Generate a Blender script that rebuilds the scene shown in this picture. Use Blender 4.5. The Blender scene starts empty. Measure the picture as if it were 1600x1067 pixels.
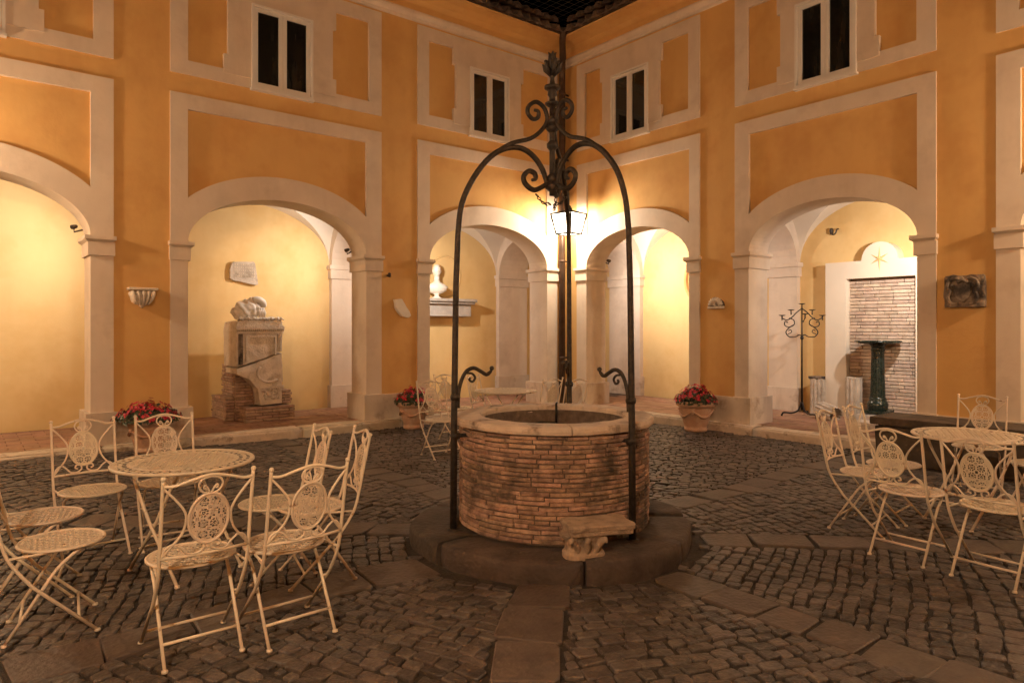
import bpy, bmesh, math, random
from mathutils import Vector, Matrix, noise
R = math.radians
PI = math.pi
rnd = random.Random(7)
scene = bpy.context.scene
col = scene.collection

# ------------------------------------------------------------------ camera
TH = 0.894; F = 1076.96; Y0 = 511.91; HC = 1.45
DV = Vector((math.cos(TH), math.sin(TH), 0)); RV = Vector((math.sin(TH), -math.cos(TH), 0))
CAM = -12.3525 * DV - 0.95066 * RV
CAM.z = HC
cd = bpy.data.cameras.new('camera'); camo = bpy.data.objects.new('camera', cd); col.objects.link(camo)
camo.location = CAM
camo.rotation_euler = (R(90), 0, TH - R(90))
cd.sensor_width = 36; cd.lens = 36 * F / 1600
cd.shift_y = -(533.5 - Y0) / 1600
cd.clip_start = 0.05; cd.clip_end = 500
scene.camera = camo

# ------------------------------------------------------------------ world, exposure
w = bpy.data.worlds.new('World'); scene.world = w; w.use_nodes = True
wn = w.node_tree; bg = wn.nodes['Background']
sky = wn.nodes.new('ShaderNodeTexSky'); sky.sky_type = 'NISHITA'; sky.sun_disc = False
sky.sun_elevation = R(-8); sky.sun_rotation = R(200)
wn.links.new(sky.outputs[0], bg.inputs['Color']); bg.inputs['Strength'].default_value = 0.05
vs = scene.view_settings
vs.view_transform = 'Standard'; vs.look = 'None'; vs.exposure = 1.42; vs.gamma = 1.0; vs.use_curve_mapping = False
cy = scene.cycles
cy.use_denoising = True
cy.max_bounces = 5; cy.diffuse_bounces = 4; cy.glossy_bounces = 2; cy.transmission_bounces = 4; cy.transparent_max_bounces = 8
cy.caustics_reflective = False; cy.caustics_refractive = False
cy.sample_clamp_indirect = 4.0

LANTERN_W = 202.0; SPOT_W = 9.5
C_LANT = (1.0, 0.73, 0.46); C_SPOT = (1.0, 0.91, 0.82)

# ------------------------------------------------------------------ materials
def mat(name, c1, c2=None, rough=0.7, scale=6.0, bump=0.0, bscale=60.0, metal=0.0, tint=0.0, detail=3.0, c3=None, s3=2.0, t3=(0.55, 0.75), spec=0.5, attr=None, coat=0.0, streak=None):
    """Mottled procedural: c1/c2 by noise, c3 as blotchy stains, tint = brightness spread per object."""
    m = bpy.data.materials.new(name); m.use_nodes = True
    nt = m.node_tree; b = nt.nodes['Principled BSDF']; L = nt.links.new
    b.inputs['Roughness'].default_value = rough; b.inputs['Metallic'].default_value = metal
    b.inputs['Specular IOR Level'].default_value = spec
    if coat: b.inputs['Coat Weight'].default_value = coat
    tc = nt.nodes.new('ShaderNodeTexCoord'); geo = nt.nodes.new('ShaderNodeNewGeometry')
    pos = geo.outputs['Position']
    n1 = nt.nodes.new('ShaderNodeTexNoise'); n1.inputs['Scale'].default_value = scale; n1.inputs['Detail'].default_value = detail
    n1.inputs['Roughness'].default_value = 0.6
    L(pos, n1.inputs['Vector'])
    cr = nt.nodes.new('ShaderNodeValToRGB'); cr.color_ramp.elements[0].position = 0.32; cr.color_ramp.elements[1].position = 0.68
    cr.color_ramp.elements[0].color = (*c1, 1); cr.color_ramp.elements[1].color = (*(c2 or c1), 1)
    L(n1.outputs['Fac'], cr.inputs['Fac']); out = cr.outputs['Color']
    if c3:
        n3 = nt.nodes.new('ShaderNodeTexNoise'); n3.inputs['Scale'].default_value = s3; n3.inputs['Detail'].default_value = 4; n3.inputs['Roughness'].default_value = 0.65
        L(pos, n3.inputs['Vector'])
        mr = nt.nodes.new('ShaderNodeMapRange'); mr.inputs['From Min'].default_value = t3[0]; mr.inputs['From Max'].default_value = t3[1]
        L(n3.outputs['Fac'], mr.inputs['Value'])
        mx = nt.nodes.new('ShaderNodeMix'); mx.data_type = 'RGBA'; L(mr.outputs[0], mx.inputs['Factor']); L(out, mx.inputs['A']); mx.inputs['B'].default_value = (*c3, 1)
        out = mx.outputs['Result']
    if streak:
        mp = nt.nodes.new('ShaderNodeMapping'); mp.inputs['Scale'].default_value = (2.6, 2.6, 0.5); L(pos, mp.inputs['Vector'])
        ns = nt.nodes.new('ShaderNodeTexNoise'); ns.inputs['Scale'].default_value = 1.6; ns.inputs['Detail'].default_value = 4; ns.inputs['Roughness'].default_value = 0.65; L(mp.outputs[0], ns.inputs['Vector'])
        ms = nt.nodes.new('ShaderNodeMapRange'); ms.inputs['From Min'].default_value = 0.50; ms.inputs['From Max'].default_value = 0.80; ms.inputs['To Max'].default_value = streak[1]; L(ns.outputs['Fac'], ms.inputs['Value'])
        mx = nt.nodes.new('ShaderNodeMix'); mx.data_type = 'RGBA'; L(ms.outputs[0], mx.inputs['Factor']); L(out, mx.inputs['A']); mx.inputs['B'].default_value = (*streak[0], 1); out = mx.outputs['Result']
    if tint:
        if attr:
            at = nt.nodes.new('ShaderNodeAttribute'); at.attribute_name = attr; src = at.outputs['Fac']
        else:
            oi = nt.nodes.new('ShaderNodeObjectInfo'); src = oi.outputs['Random']
        mr = nt.nodes.new('ShaderNodeMapRange'); mr.inputs['To Min'].default_value = 1 - tint; mr.inputs['To Max'].default_value = 1 + tint
        L(src, mr.inputs['Value'])
        hs = nt.nodes.new('ShaderNodeHueSaturation'); L(mr.outputs[0], hs.inputs['Value']); L(out, hs.inputs['Color'])
        mr2 = nt.nodes.new('ShaderNodeMapRange'); mr2.inputs['To Min'].default_value = 0.49; mr2.inputs['To Max'].default_value = 0.51
        ml = nt.nodes.new('ShaderNodeMath'); ml.operation = 'MULTIPLY'; ml.inputs[1].default_value = 17.3; L(src, ml.inputs[0])
        fr = nt.nodes.new('ShaderNodeMath'); fr.operation = 'FRACT'; L(ml.outputs[0], fr.inputs[0]); L(fr.outputs[0], mr2.inputs['Value']); L(mr2.outputs[0], hs.inputs['Hue'])
        out = hs.outputs['Color']
    L(out, b.inputs['Base Color'])
    if bump:
        nb = nt.nodes.new('ShaderNodeTexNoise'); nb.inputs['Scale'].default_value = bscale; nb.inputs['Detail'].default_value = 3; L(pos, nb.inputs['Vector'])
        bp = nt.nodes.new('ShaderNodeBump'); bp.inputs['Strength'].default_value = bump; bp.inputs['Distance'].default_value = 0.02
        L(nb.outputs['Fac'], bp.inputs['Height']); L(bp.outputs['Normal'], b.inputs['Normal'])
        rr = nt.nodes.new('ShaderNodeMapRange'); rr.inputs['To Min'].default_value = max(0, rough - 0.12); rr.inputs['To Max'].default_value = min(1, rough + 0.12)
        L(nb.outputs['Fac'], rr.inputs['Value']); L(rr.outputs[0], b.inputs['Roughness'])
    return m

M = {}
M['ochre'] = mat('ochre_plaster', (0.63, 0.36, 0.125), (0.68, 0.40, 0.14), 0.85, 1.3, 0.12, 14, c3=(0.55, 0.285, 0.09), s3=0.9, t3=(0.48, 0.70), streak=((0.48, 0.24, 0.075), 0.25))
M['yellow'] = mat('yellow_plaster', (0.69, 0.47, 0.205), (0.73, 0.51, 0.23), 0.85, 1.3, 0.10, 12, c3=(0.63, 0.40, 0.15), s3=1.1, t3=(0.48, 0.72), streak=((0.58, 0.36, 0.13), 0.22))
M['white'] = mat('white_plaster', (0.63, 0.505, 0.395), (0.70, 0.575, 0.455), 0.8, 2.0, 0.10, 20, c3=(0.55, 0.43, 0.33), s3=1.8, t3=(0.52, 0.76), streak=((0.46, 0.35, 0.25), 0.28))
M['plinth'] = mat('plinth_plaster', (0.58, 0.47, 0.37), (0.66, 0.55, 0.44), 0.8, 3.0, 0.14, 25, c3=(0.34, 0.23, 0.155), s3=3.2, t3=(0.54, 0.74), streak=((0.33, 0.22, 0.14), 0.6))
M['vault'] = mat('vault_plaster', (0.70, 0.60, 0.48), (0.74, 0.64, 0.52), 0.85, 2.0, 0.06, 15)
M['sash'] = mat('window_paint', (0.72, 0.66, 0.6), (0.76, 0.7, 0.63), 0.45, 8)
M['glass'] = mat('dark_window_glass', (0.008, 0.0075, 0.007), (0.018, 0.016, 0.013), 0.05, 2, spec=0.7, streak=((0.055, 0.047, 0.036), 0.9))
M['room'] = mat('dark_room_curtain', (0.03, 0.026, 0.02), (0.06, 0.05, 0.04), 0.9, 9)
M['travertine'] = mat('travertine', (0.50, 0.40, 0.30), (0.62, 0.50, 0.38), 0.7, 9, 0.35, 40, c3=(0.22, 0.15, 0.10), s3=7, t3=(0.56, 0.72), tint=0.12)
M['floor_brick'] = mat('loggia_brick_floor', (0.27, 0.14, 0.085), (0.38, 0.215, 0.135), 0.65, 5, 0.3, 30, c3=(0.2, 0.09, 0.05), s3=3, tint=0.14)
M['basalt'] = mat('basalt_cobble', (0.055, 0.044, 0.039), (0.104, 0.082, 0.071), 0.5, 12, 0.6, 45, tint=0.42, attr='tint', spec=0.5)
M['slab'] = mat('paving_slab_stone', (0.072, 0.055, 0.046), (0.118, 0.090, 0.074), 0.58, 6, 0.4, 35, c3=(0.075, 0.05, 0.038), s3=4, tint=0.15)
M['dirt'] = mat('joint_earth', (0.02, 0.015, 0.012), (0.042, 0.031, 0.024), 0.95, 20, 0.6, 60)
M['brick'] = mat('old_thin_brick', (0.25, 0.148, 0.103), (0.47, 0.30, 0.213), 0.9, 16, 0.7, 60, c3=(0.075, 0.055, 0.044), s3=3.4, t3=(0.48, 0.66), tint=0.3)
M['palebrick'] = mat('pale_thin_brick', (0.48, 0.35, 0.26), (0.62, 0.48, 0.375), 0.85, 14, 0.4, 60, tint=0.18)
M['altarbrick'] = mat('dusty_thin_brick', (0.34, 0.215, 0.145), (0.50, 0.34, 0.24), 0.9, 14, 0.5, 60, tint=0.2)
M['mortar'] = mat('brick_mortar', (0.085, 0.06, 0.045), (0.16, 0.115, 0.085), 0.95, 20, 0.5, 70)
M['palemortar'] = mat('pale_mortar', (0.27, 0.19, 0.14), (0.36, 0.26, 0.195), 0.95, 20, 0.5, 70)
M['rim'] = mat('well_rim_travertine', (0.50, 0.385, 0.295), (0.66, 0.53, 0.42), 0.75, 10, 0.4, 45, c3=(0.13, 0.085, 0.06), s3=5, t3=(0.54, 0.70))
M['peperino'] = mat('dark_peperino', (0.044, 0.032, 0.026), (0.086, 0.063, 0.050), 0.85, 5, 0.7, 30, c3=(0.028, 0.021, 0.017), s3=3.5, tint=0.12)
M['troughstone'] = mat('dark_trough_stone', (0.05, 0.036, 0.027), (0.115, 0.083, 0.06), 0.85, 5, 0.6, 30, c3=(0.035, 0.024, 0.018), s3=3)
M['iron'] = mat('wrought_iron', (0.020, 0.015, 0.012), (0.055, 0.040, 0.031), 0.55, 30, 0.35, 90, metal=0.35)
M['blackiron'] = mat('black_iron', (0.012, 0.010, 0.009), (0.028, 0.022, 0.018), 0.5, 30, 0.2, 90, metal=0.3)
M['pipe'] = mat('copper_downpipe', (0.06, 0.034, 0.021), (0.10, 0.058, 0.036), 0.42, 8, 0.1, 30, metal=0.55)
M['cream'] = mat('cream_painted_iron', (0.69, 0.56, 0.425), (0.77, 0.645, 0.50), 0.42, 12, 0.15, 120, c3=(0.27, 0.13, 0.06), s3=17, t3=(0.62, 0.70), tint=0.10)
M['marble'] = mat('weathered_marble', (0.62, 0.51, 0.40), (0.76, 0.65, 0.53), 0.7, 8, 0.5, 50, c3=(0.34, 0.24, 0.16), s3=6, t3=(0.56, 0.78))
M['darkmarble'] = mat('blackened_marble', (0.10, 0.068, 0.050), (0.38, 0.29, 0.21), 0.75, 9, 0.6, 50, c3=(0.035, 0.025, 0.02), s3=6, t3=(0.42, 0.60))
M['whitemarble'] = mat('white_marble', (0.72, 0.64, 0.55), (0.78, 0.70, 0.60), 0.5, 5, 0.1, 40)
M['oldmarble'] = mat('old_column_marble', (0.42, 0.34, 0.265), (0.55, 0.46, 0.37), 0.8, 9, 0.5, 50, c3=(0.27, 0.20, 0.145), s3=7, t3=(0.54, 0.74))
M['greymarble'] = mat('grey_marble', (0.36, 0.31, 0.27), (0.50, 0.44, 0.38), 0.55, 7, 0.2, 40)
M['green'] = mat('green_marble', (0.007, 0.013, 0.010), (0.018, 0.030, 0.022), 0.28, 14, 0.1, 40, c3=(0.2, 0.2, 0.16), s3=9, t3=(0.68, 0.72))
M['brownstone'] = mat('brown_capital_stone', (0.26, 0.18, 0.125), (0.42, 0.31, 0.22), 0.85, 9, 0.7, 45, c3=(0.12, 0.08, 0.055), s3=7, t3=(0.52, 0.70))
M['terracotta'] = mat('terracotta', (0.46, 0.26, 0.165), (0.56, 0.345, 0.23), 0.85, 10, 0.4, 50, c3=(0.54, 0.40, 0.29), s3=6, t3=(0.55, 0.75))
M['leaf'] = mat('begonia_leaf', (0.02, 0.03, 0.013), (0.06, 0.07, 0.028), 0.45, 40)
M['petal'] = mat('red_petal', (0.36, 0.006, 0.016), (0.55, 0.022, 0.045), 0.5, 60)
M['soil'] = mat('soil', (0.02, 0.013, 0.009), (0.03, 0.02, 0.014), 0.95, 30)
M['tile'] = mat('roof_tile_clay', (0.055, 0.036, 0.026), (0.15, 0.088, 0.058), 0.85, 12, 0.5, 40, tint=0.3)
M['net'] = mat('net_wire', (0.035, 0.032, 0.028), (0.05, 0.045, 0.04), 0.7, 10)
M['lampmetal'] = mat('lamp_metal', (0.05, 0.036, 0.026), (0.08, 0.06, 0.045), 0.5, 12, metal=0.4)

def emit_glass(name, c, s, through=0.75):
    m = bpy.data.materials.new(name); m.use_nodes = True; nt = m.node_tree; nt.nodes.clear()
    o = nt.nodes.new('ShaderNodeOutputMaterial'); e = nt.nodes.new('ShaderNodeEmission'); t = nt.nodes.new('ShaderNodeBsdfTransparent'); a = nt.nodes.new('ShaderNodeAddShader')
    e.inputs['Color'].default_value = (*c, 1); e.inputs['Strength'].default_value = s
    t.inputs['Color'].default_value = (through, through, through, 1)
    nt.links.new(e.outputs[0], a.inputs[0]); nt.links.new(t.outputs[0], a.inputs[1]); nt.links.new(a.outputs[0], o.inputs['Surface'])
    return m
M['lampglass'] = emit_glass('lit_lantern_glass', (1.0, 0.86, 0.66), 2.2, 0.85)
M['lens'] = emit_glass('lit_spot_lens', (1.0, 0.85, 0.62), 3.0, 0.9)

# ------------------------------------------------------------------ mesh helpers
class MB:
    def __init__(s): s.v = []; s.f = []; s.sm = []
    def add(s, vs, fs, smooth=False):
        o = len(s.v); s.v += [tuple(p) for p in vs]; s.f += [tuple(i + o for i in f) for f in fs]; s.sm += [smooth] * len(fs); return s
    def box(s, x0, x1, y0, y1, z0, z1):
        v = [(x0, y0, z0), (x1, y0, z0), (x1, y1, z0), (x0, y1, z0), (x0, y0, z1), (x1, y0, z1), (x1, y1, z1), (x0, y1, z1)]
        return s.add(v, [(0, 3, 2, 1), (4, 5, 6, 7), (0, 1, 5, 4), (1, 2, 6, 5), (2, 3, 7, 6), (3, 0, 4, 7)])
    def bbox(s, x0, x1, y0, y1, z0, z1, b=0.006):
        """box with chamfered edges"""
        bm = bmesh.new(); bmesh.ops.create_cube(bm, size=1)
        for v in bm.verts: v.co = Vector(((x0 + x1) / 2 + v.co.x * (x1 - x0), (y0 + y1) / 2 + v.co.y * (y1 - y0), (z0 + z1) / 2 + v.co.z * (z1 - z0)))
        bmesh.ops.bevel(bm, geom=bm.edges[:], offset=b, segments=1, affect='EDGES')
        s.bm(bm); return s
    def bm(s, bm, smooth=False):
        bm.verts.ensure_lookup_table(); bm.verts.index_update()
        s.add([v.co[:] for v in bm.verts], [[v.index for v in f.verts] for f in bm.faces], smooth); bm.free(); return s
    def tube(s, pts, r, n=8, closed=False, flat=None):
        P = [Vector(p) for p in pts]; N = len(P)
        rr = r if isinstance(r, (list, tuple)) else [r] * N
        T = []
        for i in range(N):
            a = P[(i - 1) % N] if (closed or i) else P[0]; b = P[(i + 1) % N] if (closed or i < N - 1) else P[-1]
            t = b - a; T.append(t.normalized() if t.length > 1e-9 else Vector((0, 0, 1)))
        up = Vector((0, 0, 1)) if abs(T[0].z) < 0.9 else Vector((1, 0, 0))
        if flat is not None: up = Vector(flat)
        u = (up - T[0] * up.dot(T[0])).normalized(); vs_ = []
        for i in range(N):
            u = (u - T[i] * u.dot(T[i]))
            u = u.normalized() if u.length > 1e-6 else T[i].orthogonal().normalized()
            w_ = T[i].cross(u)
            for k in range(n):
                a = 2 * PI * k / n + PI / n; vs_.append(P[i] + (u * math.cos(a) + w_ * math.sin(a)) * rr[i])
        fs = []
        M_ = N if closed else N - 1
        for i in range(M_):
            for k in range(n):
                a = i * n + k; b = i * n + (k + 1) % n; c = ((i + 1) % N) * n + (k + 1) % n; d = ((i + 1) % N) * n + k
                fs.append((a, b, c, d))
        if not closed: fs.append(tuple(range(n - 1, -1, -1))); fs.append(tuple((N - 1) * n + k for k in range(n)))
        return s.add(vs_, fs, True)
    def lathe(s, prof, n=24, c=(0, 0), smooth=True, a0=0, a1=2 * PI):
        full = abs(a1 - a0 - 2 * PI) < 1e-6; m = n if full else n + 1; vs_ = []
        for (r, z) in prof:
            for k in range(m):
                a = a0 + (a1 - a0) * k / n; vs_.append((c[0] + r * math.cos(a), c[1] + r * math.sin(a), z))
        fs = []
        for i in range(len(prof) - 1):
            for k in range(n):
                k2 = (k + 1) % m; fs.append((i * m + k, i * m + k2, (i + 1) * m + k2, (i + 1) * m + k))
        return s.add(vs_, fs, smooth)
    def prism(s, poly, fn, t0, t1):
        """poly of (a,b); fn(a,b,t)->xyz, extruded t0..t1"""
        n = len(poly); v = [fn(a, b, t0) for a, b in poly] + [fn(a, b, t1) for a, b in poly]
        f = [tuple(range(n)), tuple(range(2 * n - 1, n - 1, -1))] + [(i, i + n, (i + 1) % n + n, (i + 1) % n) for i in range(n)]
        return s.add(v, f)
    def move(s, fn):
        s.v = [tuple(fn(Vector(p))) for p in s.v]; return s
    def mesh(s, name, m, fix=True):
        me = bpy.data.meshes.new(name); me.from_pydata(s.v, [], s.f)
        me.polygons.foreach_set('use_smooth', s.sm)
        if fix:
            bm = bmesh.new(); bm.from_mesh(me); bmesh.ops.recalc_face_normals(bm, faces=bm.faces); bm.to_mesh(me); bm.free()
        me.materials.append(M[m]); me.update(); return me
    def build(s, name, m, parent=None, fix=True):
        o = bpy.data.objects.new(name, s.mesh(name, m, fix)); col.objects.link(o)
        if parent: o.parent = parent
        return o

def tag(o, label=None, cat=None, group=None, kind=None):
    for k, v in (('label', label), ('category', cat), ('group', group), ('kind', kind)):
        if v: o[k] = v
    return o
def thing(name, label, cat, loc=(0, 0, 0), rz=0, group=None):
    o = bpy.data.objects.new(name, None); col.objects.link(o); o.location = loc; o.rotation_euler = (0, 0, rz)
    o.empty_display_size = 0.1
    return tag(o, label, cat, group)
def inst(me, name, parent, loc=(0, 0, 0), rot=(0, 0, 0), sc=(1, 1, 1)):
    o = bpy.data.objects.new(name, me); col.objects.link(o); o.parent = parent; o.location = loc; o.rotation_euler = rot; o.scale = sc; return o
def copy_tree(o, parent=None):
    c = o.copy(); col.objects.link(c); c.parent = parent
    for ch in o.children: copy_tree(ch, c)
    return c
def gpt(u, v, z=0):
    dep = F * (HC - z) / (v - Y0); p = CAM + DV * dep + RV * ((u - 800) / F * dep); return Vector((p.x, p.y, z))
def vpt(u, v, dep):
    p = CAM + DV * dep + RV * ((u - 800) / F * dep); return Vector((p.x, p.y, HC - (v - Y0) / F * dep))
def proj(p):
    q = Vector(p) - CAM; d = q.x * DV.x + q.y * DV.y; l = q.x * RV.x + q.y * RV.y
    return (800 + F * l / d, Y0 - F * q.z / d, d) if d > 0.05 else (0, 0, -1)
def smooth_path(pts, k=4):
    """Catmull-Rom through points"""
    P = [Vector(p) for p in pts]; out = []
    for i in range(len(P) - 1):
        p0 = P[max(i - 1, 0)]; p1 = P[i]; p2 = P[i + 1]; p3 = P[min(i + 2, len(P) - 1)]
        for j in range(k):
            t = j / k
            out.append(0.5 * ((2 * p1) + (p2 - p0) * t + (2 * p0 - 5 * p1 + 4 * p2 - p3) * t * t + (3 * p1 - p0 - 3 * p2 + p3) * t ** 3))
    out.append(P[-1]); return out
def rough_block(pts_box, amp, sub=4, seed=0, scale=6.0, smooth=False):
    """Box subdivided and displaced by noise: a broken stone"""
    x0, x1, y0, y1, z0, z1 = pts_box
    bm = bmesh.new(); bmesh.ops.create_cube(bm, size=1)
    for v in bm.verts: v.co = Vector(((x0 + x1) / 2 + v.co.x * (x1 - x0), (y0 + y1) / 2 + v.co.y * (y1 - y0), (z0 + z1) / 2 + v.co.z * (z1 - z0)))
    bmesh.ops.bevel(bm, geom=bm.edges[:], offset=min(x1 - x0, y1 - y0, z1 - z0) * 0.08, segments=2, affect='EDGES')
    bmesh.ops.subdivide_edges(bm, edges=bm.edges[:], cuts=sub, use_grid_fill=True)
    bm.normal_update()
    o = Vector((seed * 3.1, seed * 1.7, seed * 0.9))
    for v in bm.verts:
        nn = noise.noise((v.co + o) * scale) + 0.5 * noise.noise((v.co + o) * scale * 2.7)
        v.co += v.normal * nn * amp
    return bm

# =================================================================== THE SETTING
ZF = 0.118                # loggia floor
def gz(x, y):             # courtyard rises a little towards the far-left kerb
    a = min(1, max(0, (-x - 5.2) / 2.6)); b = min(1, max(0, (y + 1.6) / 1.5))
    return 0.075 * a * a * (3 - 2 * a) * b * b * (3 - 2 * b)

# ---- courtyard ground
WELL = CAM + DV * (5.337 * 0.90625) + RV * (0.0600 * 5.337 * 0.90625); WELL.z = 0
RS = 0.962
g = MB(); NX = 44
for i in range(NX + 1):
    for j in range(NX + 1):
        x = -10.4 + 10.6 * i / NX; y = -9.7 + 9.9 * j / NX; g.v.append((x, y, gz(x, y) - 0.015))
for i in range(NX):
    for j in range(NX):
        a = i * (NX + 1) + j; g.f.append((a, a + NX + 1, a + NX + 2, a + 1)); g.sm.append(True)
paving = g.build('courtyard_paving', 'dirt'); tag(paving, 'cobbled courtyard floor of dark basalt with radiating slab strips', kind='structure')
big = MB(); big.box(-60, 60, -60, 60, -1.6, -1.5)
tag(big.build('ground', 'dirt'), 'dark earth under the whole courtyard', kind='structure')

def warp(x, y):
    return (x + 0.11 * noise.noise((x * 0.9, y * 0.9, 3.3)) + 0.012 * noise.noise((x * 4, y * 4, 9)),
            y + 0.11 * noise.noise((x * 0.9, y * 0.9, 7.7)) + 0.012 * noise.noise((x * 4, y * 4, 1)))
stones = []      # (corner list, centre, visible area score)
def in_court(x, y): return -10.1 < x < -0.16 and -9.4 < y < -0.16
for k in range(8):
    ph = R(22.5 + 45 * k); bx, by = math.cos(ph), math.sin(ph); qx, qy = -by, bx
    rho = 0.93
    while rho < 9.2:
        rw = rnd.uniform(0.066, 0.094)
        lim = (rho + rw / 2) * math.tan(R(22.5)) - 0.165
        if lim > 0.04:
            q = -lim; row = []; first = True
            while q < lim - 0.02:
                ln = rnd.uniform(0.062, 0.125)
                if first: ln *= rnd.uniform(.55, 1.0); first = False
                if lim - (q + ln) < 0.05: ln = lim - q
                row.append((q, q + ln)); q += ln
            for (q0, q1) in row:
                cq = (q0 + q1) / 2; cr_ = rho + rw / 2
                cx, cyy = WELL.x + bx * cr_ + qx * cq, WELL.y + by * cr_ + qy * cq
                if not in_court(cx, cyy) or math.hypot(cx - WELL.x, cyy - WELL.y) < RS + 0.03: continue
                pu, pv, pd = proj((cx, cyy, 0))
                if pd < 0.5 or pu < -200 or pu > 1800 or pv > 1250: continue
                g_ = rnd.uniform(0.003, 0.008); cs = []
                for (a, b) in ((rho + g_, q0 + g_), (rho + rw - g_, q0 + g_), (rho + rw - g_, q1 - g_), (rho + g_, q1 - g_)):
                    a += rnd.uniform(-0.011, 0.011); b += rnd.uniform(-0.012, 0.012)
                    cs.append(warp(WELL.x + bx * a + qx * b, WELL.y + by * a + qy * b))
                sc = 1 / pd ** 2 if (-5 < pu < 1605 and pv < 1075) else 0
                stones.append((cs, sc))
        rho += rw
def stone_geo(cs, h=0.03, inset=0.006, tilt=0.006, zoff=0.0, rc=(0.05, 0.17)):
    cx = sum(c[0] for c in cs) / 4; cyy = sum(c[1] for c in cs) / 4
    z = gz(cx, cyy) + rnd.uniform(-0.005, 0.005) + zoff; tx, ty = rnd.uniform(-tilt, tilt) * 8, rnd.uniform(-tilt, tilt) * 8
    v = []; n = len(cs)
    # rounded corners: 8-gon rings
    ring = []
    for i in range(n):
        p = cs[i]; a = cs[(i - 1) % n]; b = cs[(i + 1) % n]; k = rnd.uniform(*rc)
        ring.append((p[0] + (a[0] - p[0]) * k, p[1] + (a[1] - p[1]) * k)); ring.append((p[0] + (b[0] - p[0]) * k, p[1] + (b[1] - p[1]) * k))
    for (ins, dz) in ((0, -h), (0.0, -0.005), (inset, 0.0)):
        for (x, y) in ring:
            dx, dy = x - cx, y - cyy; l = math.hypot(dx, dy); s = (l - ins) / l
            dx *= s; dy *= s
            v.append((dx, dy, dz + dx * tx + dy * ty))
    m = len(ring); f = [tuple(2 * m + i for i in range(m))]
    for lv in (0, 1):
        for i in range(m): f.append((lv * m + i, lv * m + (i + 1) % m, (lv + 1) * m + (i + 1) % m, (lv + 1) * m + i))
    return (cx, cyy, z), v, f
def add_tint(me, vals):
    at = me.attributes.new('tint', 'FLOAT', 'FACE'); at.data.foreach_set('value', vals)
stones.sort(key=lambda s: -s[1])
for cs, sc in stones[:300]:
    c, v, f = stone_geo(cs)
    me = bpy.data.meshes.new('cobblestone'); me.from_pydata(v, [], f); me.materials.append(M['basalt'])
    me.polygons.foreach_set('use_smooth', [False] * len(f)); add_tint(me, [rnd.random()] * len(f))
    inst(me, 'cobblestone', paving, c)
fb = MB(); tv = []
for cs, sc in stones[300:]:
    c, v, f = stone_geo(cs); t = rnd.random()
    fb.add([(p[0] + c[0], p[1] + c[1], p[2] + c[2]) for p in v], f, False); tv += [t] * len(f)
fo = fb.build('cobblestone_field', 'basalt', paving, fix=False); add_tint(fo.data, tv); fo['kind'] = 'stuff'
# slab strips
for k in range(8):
    ph = R(45 * k); bx, by = math.cos(ph), math.sin(ph); qx, qy = -by, bx
    a = RS + 0.03
    while a < 8.5:
        ln = rnd.uniform(0.26, 0.42); w2 = rnd.uniform(0.135, 0.155)
        cx, cyy = WELL.x + bx * (a + ln / 2), WELL.y + by * (a + ln / 2)
        pu, pv, pd = proj((cx, cyy, 0))
        if in_court(cx, cyy) and pd > 0.5 and -150 < pu < 1750 and pv < 1200:
            cs = []
            for (aa, bb) in ((a + 0.006, -w2), (a + ln - 0.006, -w2), (a + ln - 0.006, w2), (a + 0.006, w2)):
                aa += rnd.uniform(-0.02, 0.02); bb += rnd.uniform(-0.03, 0.022)
                cs.append(warp(WELL.x + bx * aa + qx * bb, WELL.y + by * aa + qy * bb))
            c, v, f = stone_geo(cs, 0.04, 0.009, 0.003, 0.002, (0.03, 0.11))
            me = bpy.data.meshes.new('paving_slab'); me.from_pydata(v, [], f); me.materials.append(M['slab']); me.polygons.foreach_set('use_smooth', [False] * len(f))
            inst(me, 'paving_slab', paving, c)
        a += ln

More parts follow.
